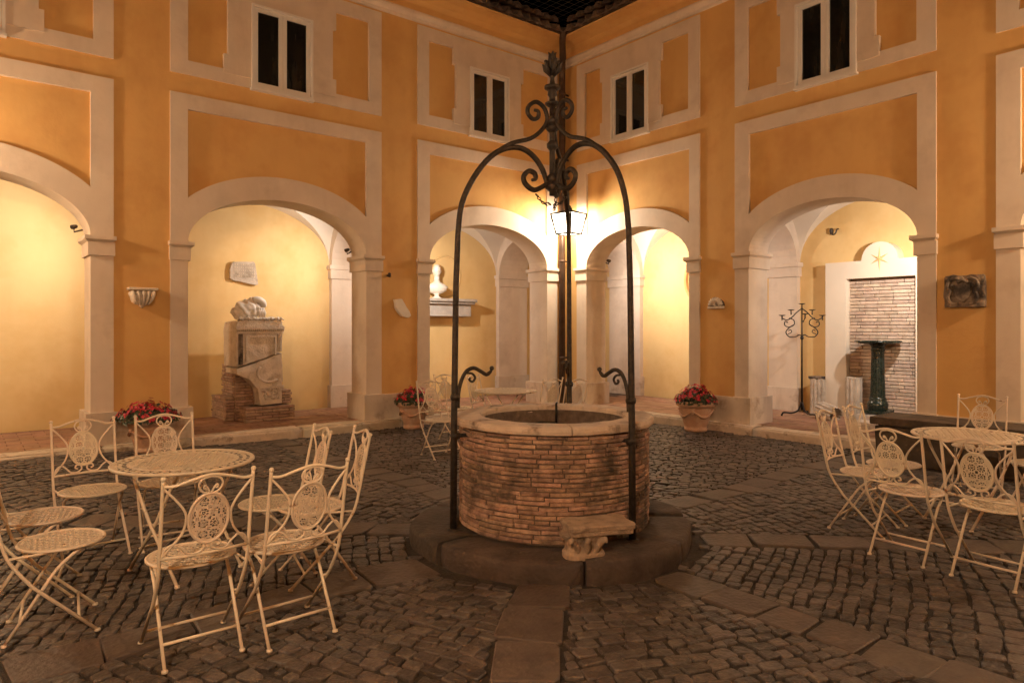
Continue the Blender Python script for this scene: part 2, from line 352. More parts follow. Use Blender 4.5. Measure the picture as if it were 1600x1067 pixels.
# ---- wings of the courtyard building
def fnL(s, t, z): return (-s, t, z)
def fnR(s, t, z): return (t, -s, z)
Z1, Z2, ZPT, ZCT, ZCB, ZPL, ZTOP = 4.292, 4.528, 4.106, 2.488, 2.266, 0.488, 6.06
TP = -0.022     # trim plane
def wing(label, fn, opens, outers, wins, back, send, ri, re, pil):
    W = thing('arcade_wing', label, 'building')
    def mb(): return MB()
    def part(b, name, m, par=None):
        b.move(lambda p: fn(p.x, p.y, p.z)); return b.build(name, m, par or W)
    # ochre wall: strips, bands, panel plates (plates sit back behind the trim)
    b = mb()
    prev = -0.45
    for i, (o0, o1) in enumerate(outers):
        b.box(max(prev, 0.0) if i == 0 else prev, o0, 0, 0.45, ZF, 6.5); prev = o1
        b.box(o0, o1, 0.0, 0.44, Z1 - 0.02, Z2 + 0.02)
        b.box(o0, o1, 0.0, 0.44, 6.0, 6.5)
        # recessed spandrel plate with arch cut, upper plate
        e0, e1 = opens[i]; c = (e0 + e1) / 2; a_ = (e1 - e0) / 2 + 0.03; n = 24
        pts = [(c - a_ * math.cos(PI * j / n), ZCT + (ri + 0.03) * math.sin(PI * j / n)) for j in range(n + 1)]
        for j in range(n):
            (s0, za), (s1, zb) = pts[j], pts[j + 1]
            for t in (0.02, 0.44): b.add([(s0, t, za), (s1, t, zb), (s1, t, Z1), (s0, t, Z1)], [(0, 1, 2, 3)])
        b.box(o0 + 0.01, o1 - 0.01, 0.02, 0.43, Z2, 6.02)
    b.box(prev, send, 0, 0.45, ZF, 6.5)
    part(b, 'wall', 'ochre')
    for i, (o0, o1) in enumerate(outers):
        e0, e1 = opens[i]; c = (e0 + e1) / 2; a_ = (e1 - e0) / 2; n = 36
        # archivolt with intrados
        b = mb(); A2 = a_ + 0.27; B2 = re
        inn = [(c - a_ * math.cos(PI * j / n), ZCT + ri * math.sin(PI * j / n)) for j in range(n + 1)]
        out = []
        for (s, z) in inn:
            # point on the outer ellipse along same s (clamped to the opening)
            out.append((s, ZCT + B2 * math.sqrt(max(0, 1 - ((s - c) / A2) ** 2))))
        v = []
        for (p, q) in zip(inn, out): v += [(p[0], TP, p[1]), (q[0], TP, q[1]), (p[0], 0.455, p[1]), (q[0], 0.05, q[1])]
        f = []
        for j in range(n):
            k = 4 * j; f += [(k, k + 4, k + 5, k + 1), (k, k + 2, k + 6, k + 4), (k + 1, k + 5, k + 7, k + 3)]
        b.add(v, f, False)
        part(b, 'archivolt', 'white')
        # lower frame (stands on the caps)
        b = mb(); b.box(o0, e0, TP, 0.452, ZCT, Z1); b.box(e1, o1, TP, 0.452, ZCT, Z1); b.box(e0, e1, TP, 0.06, ZPT, Z1)
        part(b, 'arch_frame', 'white')
        for (p0, p1, sg) in ((o0, e0, 1), (e1, o1, -1)):
            b = mb(); b.box(p0, p1, TP, 0.452, ZPL, ZCB); part(b, 'pier', 'white')
            b = mb()
            x0, x1 = (p0 - 0.012, p1 + 0.028) if sg > 0 else (p0 - 0.028, p1 + 0.012)
            b.box(x0, x1, TP - 0.028, 0.47, ZCB, 2.42)
            x0, x1 = (p0 - 0.022, p1 + 0.062) if sg > 0 else (p0 - 0.062, p1 + 0.022)
            b.add([(x0 + .03, TP - .03, 2.42), (x1 - .03, TP - .03, 2.42), (x1 - .03, .475, 2.42), (x0 + .03, .475, 2.42), (x0, TP - .062, 2.445), (x1, TP - .062, 2.445), (x1, .49, 2.445), (x0, .49, 2.445)], [(0, 1, 5, 4), (1, 2, 6, 5), (2, 3, 7, 6), (3, 0, 4, 7), (0, 1, 2, 3), (4, 5, 6, 7)])
            b.box(x0, x1, TP - 0.062, 0.49, 2.446, ZCT)
            part(b, 'pier_cap', 'white')
            b = mb(); x0, x1 = (p0 - 0.02, p1 + 0.05) if sg > 0 else (p0 - 0.05, p1 + 0.02)
            b.box(x0, x1, TP - 0.045, 0.50, ZF, ZPL); part(b, 'plinth', 'plinth')
        # upper frame with eared window surround
        wc, wh, sh = wins[i]; ear = 0.05; PB, PT = 4.70, 5.84; FT = 6.03
        b = mb()
        b.box(o0, o0 + 0.2, TP, 0.06, Z2, FT); b.box(o1 - 0.2, o1, TP, 0.06, Z2, FT)
        b.box(o0 + 0.2, wc - wh, TP, 0.06, Z2, PB); b.box(wc + wh, o1 - 0.2, TP, 0.06, Z2, PB); b.box(o0 + 0.2, o1 - 0.2, TP, 0.06, PT, FT)
        part(b, 'upper_frame', 'white')
        b = mb()
        for sg in (-1, 1):
            def sb(u0, u1, z0, z1):
                x0, x1 = wc + sg * u0, wc + sg * u1; b.box(min(x0, x1), max(x0, x1), TP - 0.012, 0.06, z0, z1)
            sb(wh, sh, PB + 0.19, PT - 0.26); sb(wh, sh + ear, PB - 0.05, PB + 0.19); sb(wh, sh + ear, PT - 0.26, PT + 0.04)
        b.box(wc - wh, wc + wh, TP - 0.012, 0.06, 5.62, PT + 0.04)
        part(b, 'window_surround', 'white')
        # window: outer frame, two sashes, panes
        Wn = mb(); z0, z1 = 4.535, 5.615
        Wn.box(wc - wh, wc - wh + 0.03, -0.055, 0.05, z0, z1); Wn.box(wc + wh - 0.03, wc + wh, -0.055, 0.05, z0, z1)
        Wn.box(wc - wh + .03, wc + wh - .03, -0.055, 0.05, z1 - 0.03, z1); Wn.box(wc - wh + .03, wc + wh - .03, -0.055, 0.05, z0, z0 + 0.03)
        Wn.box(wc - wh - 0.01, wc + wh + 0.01, -0.075, 0.0, z0 - 0.03, z0 - 0.002)
        wo = part(Wn, 'window', 'sash')
        for sg in (-1, 1):
            b = mb(); x0, x1 = (wc - wh + 0.034, wc - 0.003) if sg < 0 else (wc + 0.003, wc + wh - 0.034); q = 0.05
            b.box(x0, x0 + q, -0.032, 0.02, z0 + .034, z1 - .034); b.box(x1 - q, x1, -0.032, 0.02, z0 + .034, z1 - .034)
            b.box(x0 + q, x1 - q, -0.032, 0.02, z1 - .034 - q, z1 - .034); b.box(x0 + q, x1 - q, -0.032, 0.02, z0 + .034, z0 + .034 + q)
            part(b, 'sash', 'sash', wo)
            b = mb(); b.box(x0 + q - .004, x1 - q + .004, -0.010, -0.004, z0 + .034 + q - .004, z1 - .034 - q + .004); part(b, 'pane', 'glass', wo)
    # plinth under the ochre strips
    for i in range(len(outers)):
        s0 = outers[i - 1][1] if i else 0.06; s1 = outers[i][0]
        b = mb(); b.box(s0 + 0.021, s1 - 0.021, -0.035, 0.2, ZF, ZPL - 0.006); part(b, 'strip_plinth', 'plinth')
    # cornice and cove, mitred at the corner
    def mould(prof, name, m):
        b = mb(); v = []
        for (t, z) in prof: v += [(-t, t, z), (send, t, z)]
        b.add(v, [(2 * j, 2 * j + 1, 2 * j + 3, 2 * j + 2) for j in range(len(prof) - 1)]); part(b, name, m)
    mould([(0.01, 6.06), (-0.035, 6.075), (-0.04, 6.105), (-0.06, 6.115), (-0.085, 6.14), (-0.095, 6.17), (-0.085, 6.195), (-0.02, 6.20)], 'cornice_moulding', 'white')
    mould([(-0.02, 6.195), (-0.03, 6.23), (-0.06, 6.29), (-0.13, 6.345), (-0.25, 6.385), (-0.40, 6.40), (-0.41, 6.43), (0.2, 6.62)], 'cove', 'ochre')
    # roof slab and tiles
    mould([(-0.43, 6.43), (-0.43, 6.455), (0.6, 6.86), (3.0, 7.7)], 'roof_deck', 'tile')
    def halfpipe(r, ln, up):
        q = MB(); n = 6
        for j in range(2):
            for k in range(n + 1):
                a = PI * k / n; rr = r * (1 - 0.12 * j)
                for d in (0, 0.012):
                    q.v.append((math.cos(a) * (rr - d), j * ln, (math.sin(a) * (rr - d)) * up))
        def ix(j, k, d): return (j * (n + 1) + k) * 2 + d
        for k in range(n):
            q.f += [(ix(0, k, 0), ix(0, k + 1, 0), ix(1, k + 1, 0), ix(1, k, 0)), (ix(0, k, 1), ix(1, k, 1), ix(1, k + 1, 1), ix(0, k + 1, 1)), (ix(0, k, 0), ix(0, k, 1), ix(0, k + 1, 1), ix(0, k + 1, 0))]
        q.sm = [True] * len(q.f); return q
    for row in range(2):
        for k in range(22):
            s = 0.62 + 0.205 * k
            for kind in (0, 1):
                q = halfpipe(0.098 if kind == 0 else 0.085, 0.42, -1 if kind == 0 else 1)
                sj = s + (0.1025 if kind else 0) + rnd.uniform(-.012, .012); tj = -0.60 + rnd.uniform(-.03, .03) + (0.05 if kind else 0) + 0.36 * row
                zj = 6.475 + (0.055 if kind else 0) + (tj + 0.6) * 0.39
                sl = 0.37 + rnd.uniform(-.02, .02)
                q.move(lambda p: (p.x + sj, tj + p.y * math.cos(sl), zj + p.z + p.y * math.sin(sl)))
                if row == 0 or kind: part(q, 'roof_tile', 'tile')
    # inside: back wall, pilasters, vaults, transverse arches
    b = mb(); b.box(-back[1], send, back[0], back[0] + 0.2, ZF - 0.1, 3.9); part(b, 'loggia_back_wall', 'yellow')
    for (p0, p1) in pil:
        b = mb(); b.box(p0, p1, back[0] - 0.10, back[0] + .02, ZPL, ZCB); part(b, 'pilaster', 'white')
        b = mb(); b.box(p0 - .025, p1 + .025, back[0] - 0.127, back[0] + .02, ZCB, 2.42); b.box(p0 - .05, p1 + .05, back[0] - 0.155, back[0] + .02, 2.421, ZCT); part(b, 'pilaster_cap', 'white')
        b = mb(); b.box(p0 - .03, p1 + .03, back[0] - 0.13, back[0] + .02, ZF, ZPL); part(b, 'pilaster_base', 'plinth')
        # transverse arch
        b = mb(); t0, t1 = 0.452, back[0]; c = (t0 + t1 - 0.1) / 2; a_ = (t1 - 0.1 - t0) / 2; n = 20
        arc = [(c - a_ * math.cos(PI * j / n), ZCT + 0.66 * math.sin(PI * j / n)) for j in range(n + 1)]
        poly = [(t0 - 0.002, ZCT)] + arc[1:-1] + [(t1 - 0.1, ZCT), (t1 + .02, ZCT), (t1 + .02, 3.55), (t0 - 0.002, 3.55)]
        b.prism(poly, lambda a, z, s: (s, a, z), p0, p1); part(b, 'transverse_arch', 'white')
    prevp = None
    for i in range(len(pil)):
        s0 = pil[i][1]; s1 = pil[i + 1][0] if i + 1 < len(pil) else send
        vault_mesh(W, fn, s0, s1, 0.45, back[0], 0.92)
    return W
def vault_mesh(W, fn, s0, s1, t0, t1, rise, name='groin_vault'):
    n = 36; b = MB(); us = [-math.cos(PI * k / n) for k in range(n + 1)]
    e = lambda u: math.sqrt(max(0, 1 - u * u))
    for u in us:
        for v in us:
            b.v.append(fn((s0 + s1) / 2 + u * (s1 - s0) / 2, (t0 + t1) / 2 + v * (t1 - t0) / 2, ZCT + rise * max(e(u), e(v))))
    for i in range(n):
        for j in range(n):
            a, bb, c, d = i * (n + 1) + j, (i + 1) * (n + 1) + j, (i + 1) * (n + 1) + j + 1, i * (n + 1) + j + 1
            if (i < n / 2) == (j < n / 2): b.f += [(a, bb, c), (a, c, d)]
            else: b.f += [(a, bb, d), (bb, c, d)]
    b.sm = [False] * len(b.f)
    return b.build(name, 'vault', W, fix=False)

LO = [(0.447, 2.849), (3.915, 6.297), (7.318, 9.70)]; LOUT = [(0.208, 3.061), (3.672, 6.495), (7.09, 9.93)]
RO = [(0.558, 2.704), (3.693, 5.825), (6.80, 8.93)]; ROUT = [(0.32, 2.888), (3.476, 6.019), (6.586, 9.15)]
BL, BR = 1.90, 2.05
wl = wing('left wing of the yellow courtyard building with altar under its arcade', fnL, LO, LOUT, [(1.708, 0.40, 0.66), (5.13, 0.41, 0.70), (8.5, 0.41, 0.70)], (BL, BR), 10.3, 0.639, 0.938, [(-0.62, 0.10), (3.137, 3.627), (6.563, 7.05), (9.85, 10.3)])
wr = wing('right wing of the yellow courtyard building with star doorway under its arcade', fnR, RO, ROUT, [(1.543, 0.395, 0.60), (4.767, 0.39, 0.60), (7.87, 0.39, 0.60)], (BR, BL), 9.5, 0.575, 0.86, [(-0.75, 0.06), (2.82, 3.31), (6.05, 6.5), (9.1, 9.5)])
# corner pier and corner vault
b = MB(); b.box(0.0, 0.449, 0.0, 0.449, ZF, 3.6); b.build('corner_pier', 'white', wl)
vault_mesh(wl, lambda s, t, z: (s, t, z), 0.62, BR, 0.75, BL, 0.92)
b = MB(); b.box(-10.3, 0.45, 0.3, 2.2, 3.62, 3.7); b.build('upper_floor', 'vault', wl)
b = MB(); b.box(0.46, 2.3, -9.5, 2.2, 3.62, 3.7); b.build('upper_floor', 'vault', wr)

# ---- loggia floors and kerbs
b = MB(); b.box(-10.3, 2.2, -0.10, 2.1, -0.3, ZF - 0.012); tag(b.build('loggia_floor', 'mortar'), 'brick paved loggia floor behind the left arcade', kind='structure')
lf = bpy.data.objects['loggia_floor']
b = MB(); b.box(-0.10, 2.3, -9.5, -0.101, -0.3, ZF - 0.012); lf2 = tag(b.build('loggia_floor', 'mortar'), 'brick paved loggia floor behind the right arcade', kind='structure')
bb_ = MB(); bb_.bbox(-0.143, 0.143, -0.068, 0.068, -0.03, 0, 0.004); bme = bb_.mesh('floor_brick', 'floor_brick')
cands = []
def floor_brick(x, y, rz, par):
    pu, pv, pd = proj((x, y, ZF))
    if -60 < pu < 1660: cands.append((pd, x, y, rz, par))
yy = 0.19; r_ = 0
while yy < BL - 0.05:
    xx = -10.1 + (0.15 if r_ % 2 else 0)
    while xx < 0.4: floor_brick(xx, yy, 0, lf); xx += 0.292
    yy += 0.142; r_ += 1
xx = 0.19; r_ = 0
while xx < BR - 0.05:
    yy = -9.3 + (0.15 if r_ % 2 else 0)
    while yy < 0.1: floor_brick(xx, yy, PI / 2, lf2); yy += 0.292
    xx += 0.142; r_ += 1
cands.sort(key=lambda c: c[0])
for par in (lf, lf2):
    mine = [c for c in cands if c[4] is par]; rest = MB()
    for i, (pd, x, y, rz, _) in enumerate(mine):
        dz = ZF + rnd.uniform(-.003, .002)
        if i < 300: inst(bme, 'floor_brick', par, (x, y, dz), (rnd.uniform(-.01, .01), rnd.uniform(-.01, .01), rz + rnd.uniform(-.01, .01)))
        else:
            hx, hy = (0.143, 0.068) if rz == 0 else (0.068, 0.143); rest.box(x - hx, x + hx, y - hy, y + hy, dz - 0.03, dz)
    if rest.v: rest.build('floor_brick_field', 'floor_brick', par)['kind'] = 'stuff'
def kerb(fn, s_end, par):
    s = 0.02
    while s < s_end:
        ln = rnd.uniform(0.9, 1.7); bm = rough_block((s + 0.004, s + ln - 0.004, -0.17 + rnd.uniform(-.012, .012), 0.115, -0.06, ZF + rnd.uniform(-.006, .006)), 0.006, 5, s, 5)
        k = MB().bm(bm, True); k.move(lambda p: fn(p.x, p.y, p.z)); k.build('kerb_stone', 'travertine', par); s += ln
kerb(fnL, 10.2, lf); kerb(lambda s, t, z: fnR(s + 0.17, t, z), 9.2, lf2)

# ---- rear wings of the courtyard (behind the camera; they close the court and bounce its light)
def rear(fn, send, label):
    b = MB(); prev = 0.0; n = 14
    for k in range(3):
        w_ = send / 3; c = w_ * (k + 0.5); a_ = 1.12
        b.box(prev, c - a_, 0, 0.45, 0, 6.5); prev = c + a_
        pts = [(c - a_ * math.cos(PI * j / n), 2.49 + 0.62 * math.sin(PI * j / n)) for j in range(n + 1)]
        for j in range(n):
            (s0, za), (s1, zb) = pts[j], pts[j + 1]
            b.add([(s0, 0, za), (s1, 0, zb), (s1, 0, 6.5), (s0, 0, 6.5), (s0, .45, za), (s1, .45, zb), (s1, .45, 6.5), (s0, .45, 6.5)], [(0, 1, 2, 3), (4, 7, 6, 5), (0, 4, 5, 1), (3, 2, 6, 7)])
    b.box(prev, send, 0, 0.45, 0, 6.5); b.box(0, send, 1.9, 2.1, 0, 3.6); b.box(0, send, 0.45, 1.9, 3.4, 3.6); b.box(0, send, -0.5, 0.3, 6.5, 6.6)
    b.move(lambda p: fn(p.x, p.y, p.z)); tag(b.build('courtyard_wall', 'ochre'), label, 'wall')
rear(lambda s, t, z: (-s, -9.5 - t, z), 10.3, 'ochre arcaded wall closing the courtyard behind the viewer')
rear(lambda s, t, z: (-10.3 - t, -s, z), 9.5, 'ochre arcaded wall closing the courtyard on the far left')
# =================================================================== LAMPS
def make_lantern(label, loc, rz, wall_dirs, power=1.0, colour=None):
    t = thing('wall_lantern', label, 'lantern', loc, rz, 'corner lanterns')
    h0, h1 = -0.17, 0.17; w0, w1 = 0.15, 0.215
    b = MB()
    for sx in (-1, 1):
        for sy in (-1, 1): b.tube([(sx * w0, sy * w0, h0), (sx * w1, sy * w1, h1)], 0.017, 4)
    for (ww, h) in ((w0, h0), (w1, h1)):
        b.tube([(-ww, -ww, h), (ww, -ww, h), (ww, ww, h), (-ww, ww, h)], 0.019, 4, True)
    b.build('lantern_frame', 'blackiron', t)
    for k in range(4):
        q = MB(); a0, a1 = w0 - .012, w1 - .012
        q.add([(-a0, -a0, h0), (a0, -a0, h0), (a1, -a1, h1), (-a1, -a1, h1)], [(0, 1, 2, 3)])
        q.move(lambda p: Matrix.Rotation(k * PI / 2, 3, 'Z') @ p); q.build('glass_pane', 'lampglass', t, fix=False)
    b = MB(); e = 0.225
    b.add([(-e, -e, h1 + .008), (e, -e, h1 + .008), (e, e, h1 + .008), (-e, e, h1 + .008), (-.06, -.06, .235), (.06, -.06, .235), (.06, .06, .235), (-.06, .06, .235)], [(3, 2, 1, 0), (0, 1, 5, 4), (1, 2, 6, 5), (2, 3, 7, 6), (3, 0, 4, 7), (4, 5, 6, 7)])
    b.lathe([(.06, .235), (.06, .27), (.04, .28), (.04, .30), (.012, .32), (.012, .44)], 12); b.build('lantern_roof', 'blackiron', t)
    b = MB(); b.tube([(0, 0, .42), (0, 0, .62)], .011, 6)
    dx, dy = wall_dirs; b.tube(smooth_path([(0, 0, .62), (dx * .3, dy * .3, .66), (dx * .7, dy * .7, .60), (dx, dy, .50)]), .013, 6)
    b.tube([(0, 0, .60), (dx, dy, .60)], .010, 6); b.build('bracket', 'lampmetal', t)
    ld = bpy.data.lights.new('lantern_bulb', 'POINT'); ld.energy = LANTERN_W * power; ld.color = colour or C_LANT; ld.shadow_soft_size = 0.13
    lo = bpy.data.objects.new('lantern_bulb', ld); col.objects.link(lo); lo.parent = t; lo.location = (0, 0, -0.02)
    return t
make_lantern('lit glass wall lantern hanging in the corner beside the downpipe', (-0.43, -0.55, 3.20), R(8), (0.36, 0.46), 0.34, (1.0, 0.84, 0.64))
make_lantern('lit lantern in the far left corner of the courtyard', (-9.8, -0.55, 3.20), 0, (-0.4, 0.45), 0.72)
make_lantern('lit lantern in the right corner of the courtyard', (-0.5, -8.95, 3.20), 0, (0.4, -0.45), 0.66)
make_lantern('unseen fill lantern added in the corner behind the viewer', (-9.8, -8.95, 3.20), 0, (-0.4, -0.45), 1.45)  # unseen lamp added here to fill the facades from the front

def make_spot(label, p, aim, src, power=1.0):
    t = thing('spotlight', label, 'spotlight', p, 0, 'small arcade spotlights')
    d = (Vector(aim) - Vector(p)).normalized(); x = Vector((0, 0, 1)).cross(d).normalized(); y = d.cross(x)
    def tr(q): return x * q.x + y * q.y + d * q.z
    b = MB(); b.lathe([(.0, -.05), (.026, -.045), (.032, -.015), (.036, .042), (.031, .042), (.029, .022)], 14); b.move(lambda q: tr(q) * .75); b.build('lamp_head', 'lampmetal', t)
    b = MB(); b.lathe([(.0, .025), (.029, .025)], 14); b.move(lambda q: tr(q) * .75); b.build('lens', 'lens', t)
    b = MB(); b.tube([(0, 0, 0), (0, 0, -.06), tuple((Vector(src) - Vector(p)) * 0.9)], .012, 6); b.build('mount', 'lampmetal', t)
    ld = bpy.data.lights.new('spot_bulb', 'SPOT'); ld.energy = SPOT_W * power * 5.2; ld.color = C_SPOT; ld.shadow_soft_size = 0.05; ld.spot_size = R(150); ld.spot_blend = 1.0
    lo = bpy.data.objects.new('spot_bulb', ld); col.objects.link(lo); lo.parent = t; lo.location = d * 0.07
    lo.rotation_euler = d.to_track_quat('-Z', 'Y').to_euler()
make_spot('small spotlight on the pier inside the leftmost arch', (-7.42, 0.47, 2.63), (-8.5, 1.9, 2.45), (-7.31, 0.44, 2.60), 1.0)
make_spot('small spotlight on the pier right of the stone altar', (-3.98, 0.47, 2.60), (-4.7, 1.9, 2.25), (-3.91, 0.44, 2.58), 0.92)
make_spot('small spotlight behind the pier left of the marble bust', (-2.80, 0.50, 2.60), (-1.6, 1.9, 2.0), (-2.86, 0.45, 2.58), 1.35)
make_spot('small spotlight on the pier just right of the downpipe', (0.47, -0.62, 2.63), (2.05, -1.0, 2.3), (0.44, -0.55, 2.60), 2.0)
make_spot('small spotlight behind the pier right of the star doorway', (0.50, -5.78, 2.60), (2.05, -4.5, 1.9), (0.45, -5.83, 2.58), 1.65)

# downpipe in the corner
t = thing('downpipe', 'dark copper downpipe running down the corner between the wings', 'pipe', (-0.165, -0.10, 0))
b = MB(); b.tube(smooth_path([(-.30, -.36, 6.47), (-.27, -.30, 6.36), (-.10, -.12, 6.12), (0, 0, 5.9), (0, 0, 5.6)], 5) + [Vector((0, 0, 3)), Vector((0, 0, ZF))], 0.056, 14); b.build('pipe', 'pipe', t)
for z in (0.9, 2.6, 4.4, 5.55):
    b = MB(); b.lathe([(.056, z), (.064, z), (.064, z + .04), (.056, z + .04)], 14); b.box(0, .16, 0, .01, z + .005, z + .035); b.build('pipe_clamp', 'pipe', t)
# bird net over the court
b = MB(); N = 74
for k in range(N):
    p = -9.9 + k * 0.13
    if p < -0.2:
        b.tube([(p, -9.2, 6.62), (p, -5.0, 6.55), (p, -0.35, 6.62)], .0035, 3)
        if p > -9.2: b.tube([(-9.9, p, 6.62), (-5, p, 6.55), (-0.35, p, 6.62)], .0035, 3)
tag(b.build('bird_net', 'net'), 'thin wire bird net stretched over the open courtyard', 'net')

# =================================================================== THE WELL
well = thing('stone_well', 'round brick well with pale stone rim on a dark stone step', 'well', WELL)
ZS = 0.128; RB = 0.66; ZR0, ZR1 = 0.795, 0.850
segs = [(-172, -128), (-127, -88), (-86.5, -38), (-37, 22), (23, 70), (71, 128), (129, 187)]
for i, (a0, a1) in enumerate(segs):     # angles measured from the viewing direction
    b = MB(); n = 10; base = math.degrees(TH); ro = RS + rnd.uniform(-0.02, 0.02); h = ZS + rnd.uniform(-0.012, 0.010)
    prof = [(0.60, -0.05), (0.60, h), (0.80, h + .004), (ro - 0.025, h), (ro - 0.006, h - 0.010), (ro, h - 0.035), (ro + 0.004, 0.03), (ro - 0.01, -0.05)]
    A0, A1 = R(base + a0), R(base + a1)
    for k in range(n + 1):
        a = A0 + (A1 - A0) * k / n
        for j, (r, z) in enumerate(prof):
            e = 0.04 * noise.noise((math.cos(a) * 3, math.sin(a) * 3, i * 2.0)) if j > 2 else 0
            if k in (0, n) and j > 2: e -= 0.018
            b.v.append(((r + e) * math.cos(a), (r + e) * math.sin(a), z + 0.008 * noise.noise((r * math.cos(a) * 5, r * math.sin(a) * 5, i))))
    m = len(prof)
    for k in range(n):
        for j in range(m - 1): b.f.append((k * m + j, k * m + j + 1, (k + 1) * m + j + 1, (k + 1) * m + j))
    b.f += [tuple(range(m)), tuple(n * m + j for j in range(m))]; b.sm = [True] * (len(b.f) - 2) + [False] * 2
    b.build('step_stone', 'peperino', well)
b = MB(); b.lathe([(0.50, ZR0 + .02), (0.50, -1.2), (0.0, -1.2)], 48); b.build('well_shaft', 'mortar', well)
b = MB(); b.lathe([(RB - 0.012, 0.05), (RB - 0.012, ZR0)], 64); b.build('mortar_core', 'mortar', well)
NC = 23; ch_ = (ZR0 - ZS - 0.004) / NC; NB = 18
def curved_brick(da, z0, z1, r0, r1):
    q = MB(); n = 3
    for (r, ins) in ((r0, 0), (r1 - .006, 0), (r1, 1)):
        for k in range(n + 1):
            a = -da / 2 + da * k / n
            if ins and k == 0: a += .006
            if ins and k == n: a -= .006
            zz0, zz1 = (z0 + .004, z1 - .004) if ins else (z0, z1)
            q.v += [(r * math.cos(a), r * math.sin(a), zz0), (r * math.cos(a), r * math.sin(a), zz1)]
    m = 2 * (n + 1)
    for lv in (0, 1):
        for k in range(n):
            a = lv * m + 2 * k; q.f += [(a, a + 2, a + m + 2, a + m), (a + 1, a + 1 + m, a + 3 + m, a + 3)]
        q.f += [(lv * m, lv * m + m, lv * m + m + 1, lv * m + 1), (lv * m + m - 2, lv * m + m - 1, lv * m + 2 * m - 1, lv * m + 2 * m - 2)]
    for k in range(n): a = 2 * m + 2 * k; q.f.append((a, a + 2, a + 3, a + 1))
    q.sm = [False] * len(q.f); return q
variants = [curved_brick(2 * PI / NB * w_ - 0.011, -ch_ / 2 + .0024, ch_ / 2 - .0024, RB - 0.03, RB).mesh('well_brick', 'brick') for w_ in (0.42, 0.60, 0.80, 1.0)]
wvals = (0.42, 0.60, 0.80, 1.0); rest = MB()
for cidx in range(NC):
    z = ZS + 0.002 + ch_ * (cidx + .5); a = rnd.uniform(0, 1); end = a + 2 * PI
    while a < end - 0.08:
        k = rnd.choice((0, 1, 2, 2, 3, 3)); da = 2 * PI / NB * wvals[k]
        if a + da > end: k = 0; da = min(2 * PI / NB * wvals[0], end - a + .02)
        am = a + da / 2; rel = (am - (TH + PI) + PI) % (2 * PI) - PI
        sc = 1 + rnd.uniform(-.009, .006)
        if abs(rel) < R(92): inst(variants[k], 'brick', well, (0, 0, z + rnd.uniform(-.0025, .0025)), (rnd.uniform(-.006, .006), rnd.uniform(-.006, .006), am), (sc, sc, rnd.uniform(.88, 1.0)))
        else:
            q = curved_brick(2 * PI / NB * wvals[k] - 0.012, -ch_ / 2 + .0028, ch_ / 2 - .0028, RB - 0.03, RB); q.move(lambda p: Matrix.Rotation(am, 3, 'Z') @ p + Vector((0, 0, z))); rest.add(q.v, q.f)
        a += da
rest.build('far_side_bricks', 'brick', well)['kind'] = 'stuff'
cuts = [-170, -108, -52, 6, 31, 95, 150, 190]
for a0, a1 in zip(cuts[:-1], cuts[1:]):
    b = MB(); n = 14; A0, A1 = R(a0 + .25) + TH + PI, R(a1 - .25) + TH + PI
    ri_, ro_ = 0.503, 0.692
    prof = [(ri_, ZR0), (ri_, ZR1 - .012), (ri_ + .012, ZR1), (ro_ - .016, ZR1 - .002), (ro_ - .003, ZR1 - .012), (ro_, ZR1 - .03), (ro_ - .004, ZR0 + .006), (ro_ - .012, ZR0), (ri_, ZR0)]
    for k in range(n + 1):
        a = A0 + (A1 - A0) * k / n
        for (r, z) in prof:
            e = .006 * noise.noise((math.cos(a) * 7, math.sin(a) * 7, z * 30)); b.v.append(((r + e) * math.cos(a), (r + e) * math.sin(a), z + .004 * noise.noise((math.cos(a) * 6, math.sin(a) * 6, 5))))
    m = len(prof)
    for k in range(n):
        for j in range(m - 1): b.f.append((k * m + j, k * m + j + 1, (k + 1) * m + j + 1, (k + 1) * m + j))
    b.f += [tuple(range(m - 1)), tuple(n * m + j for j in range(m - 1))]; b.sm = [False] * len(b.f)
    b.build('rim_stone', 'rim', well)

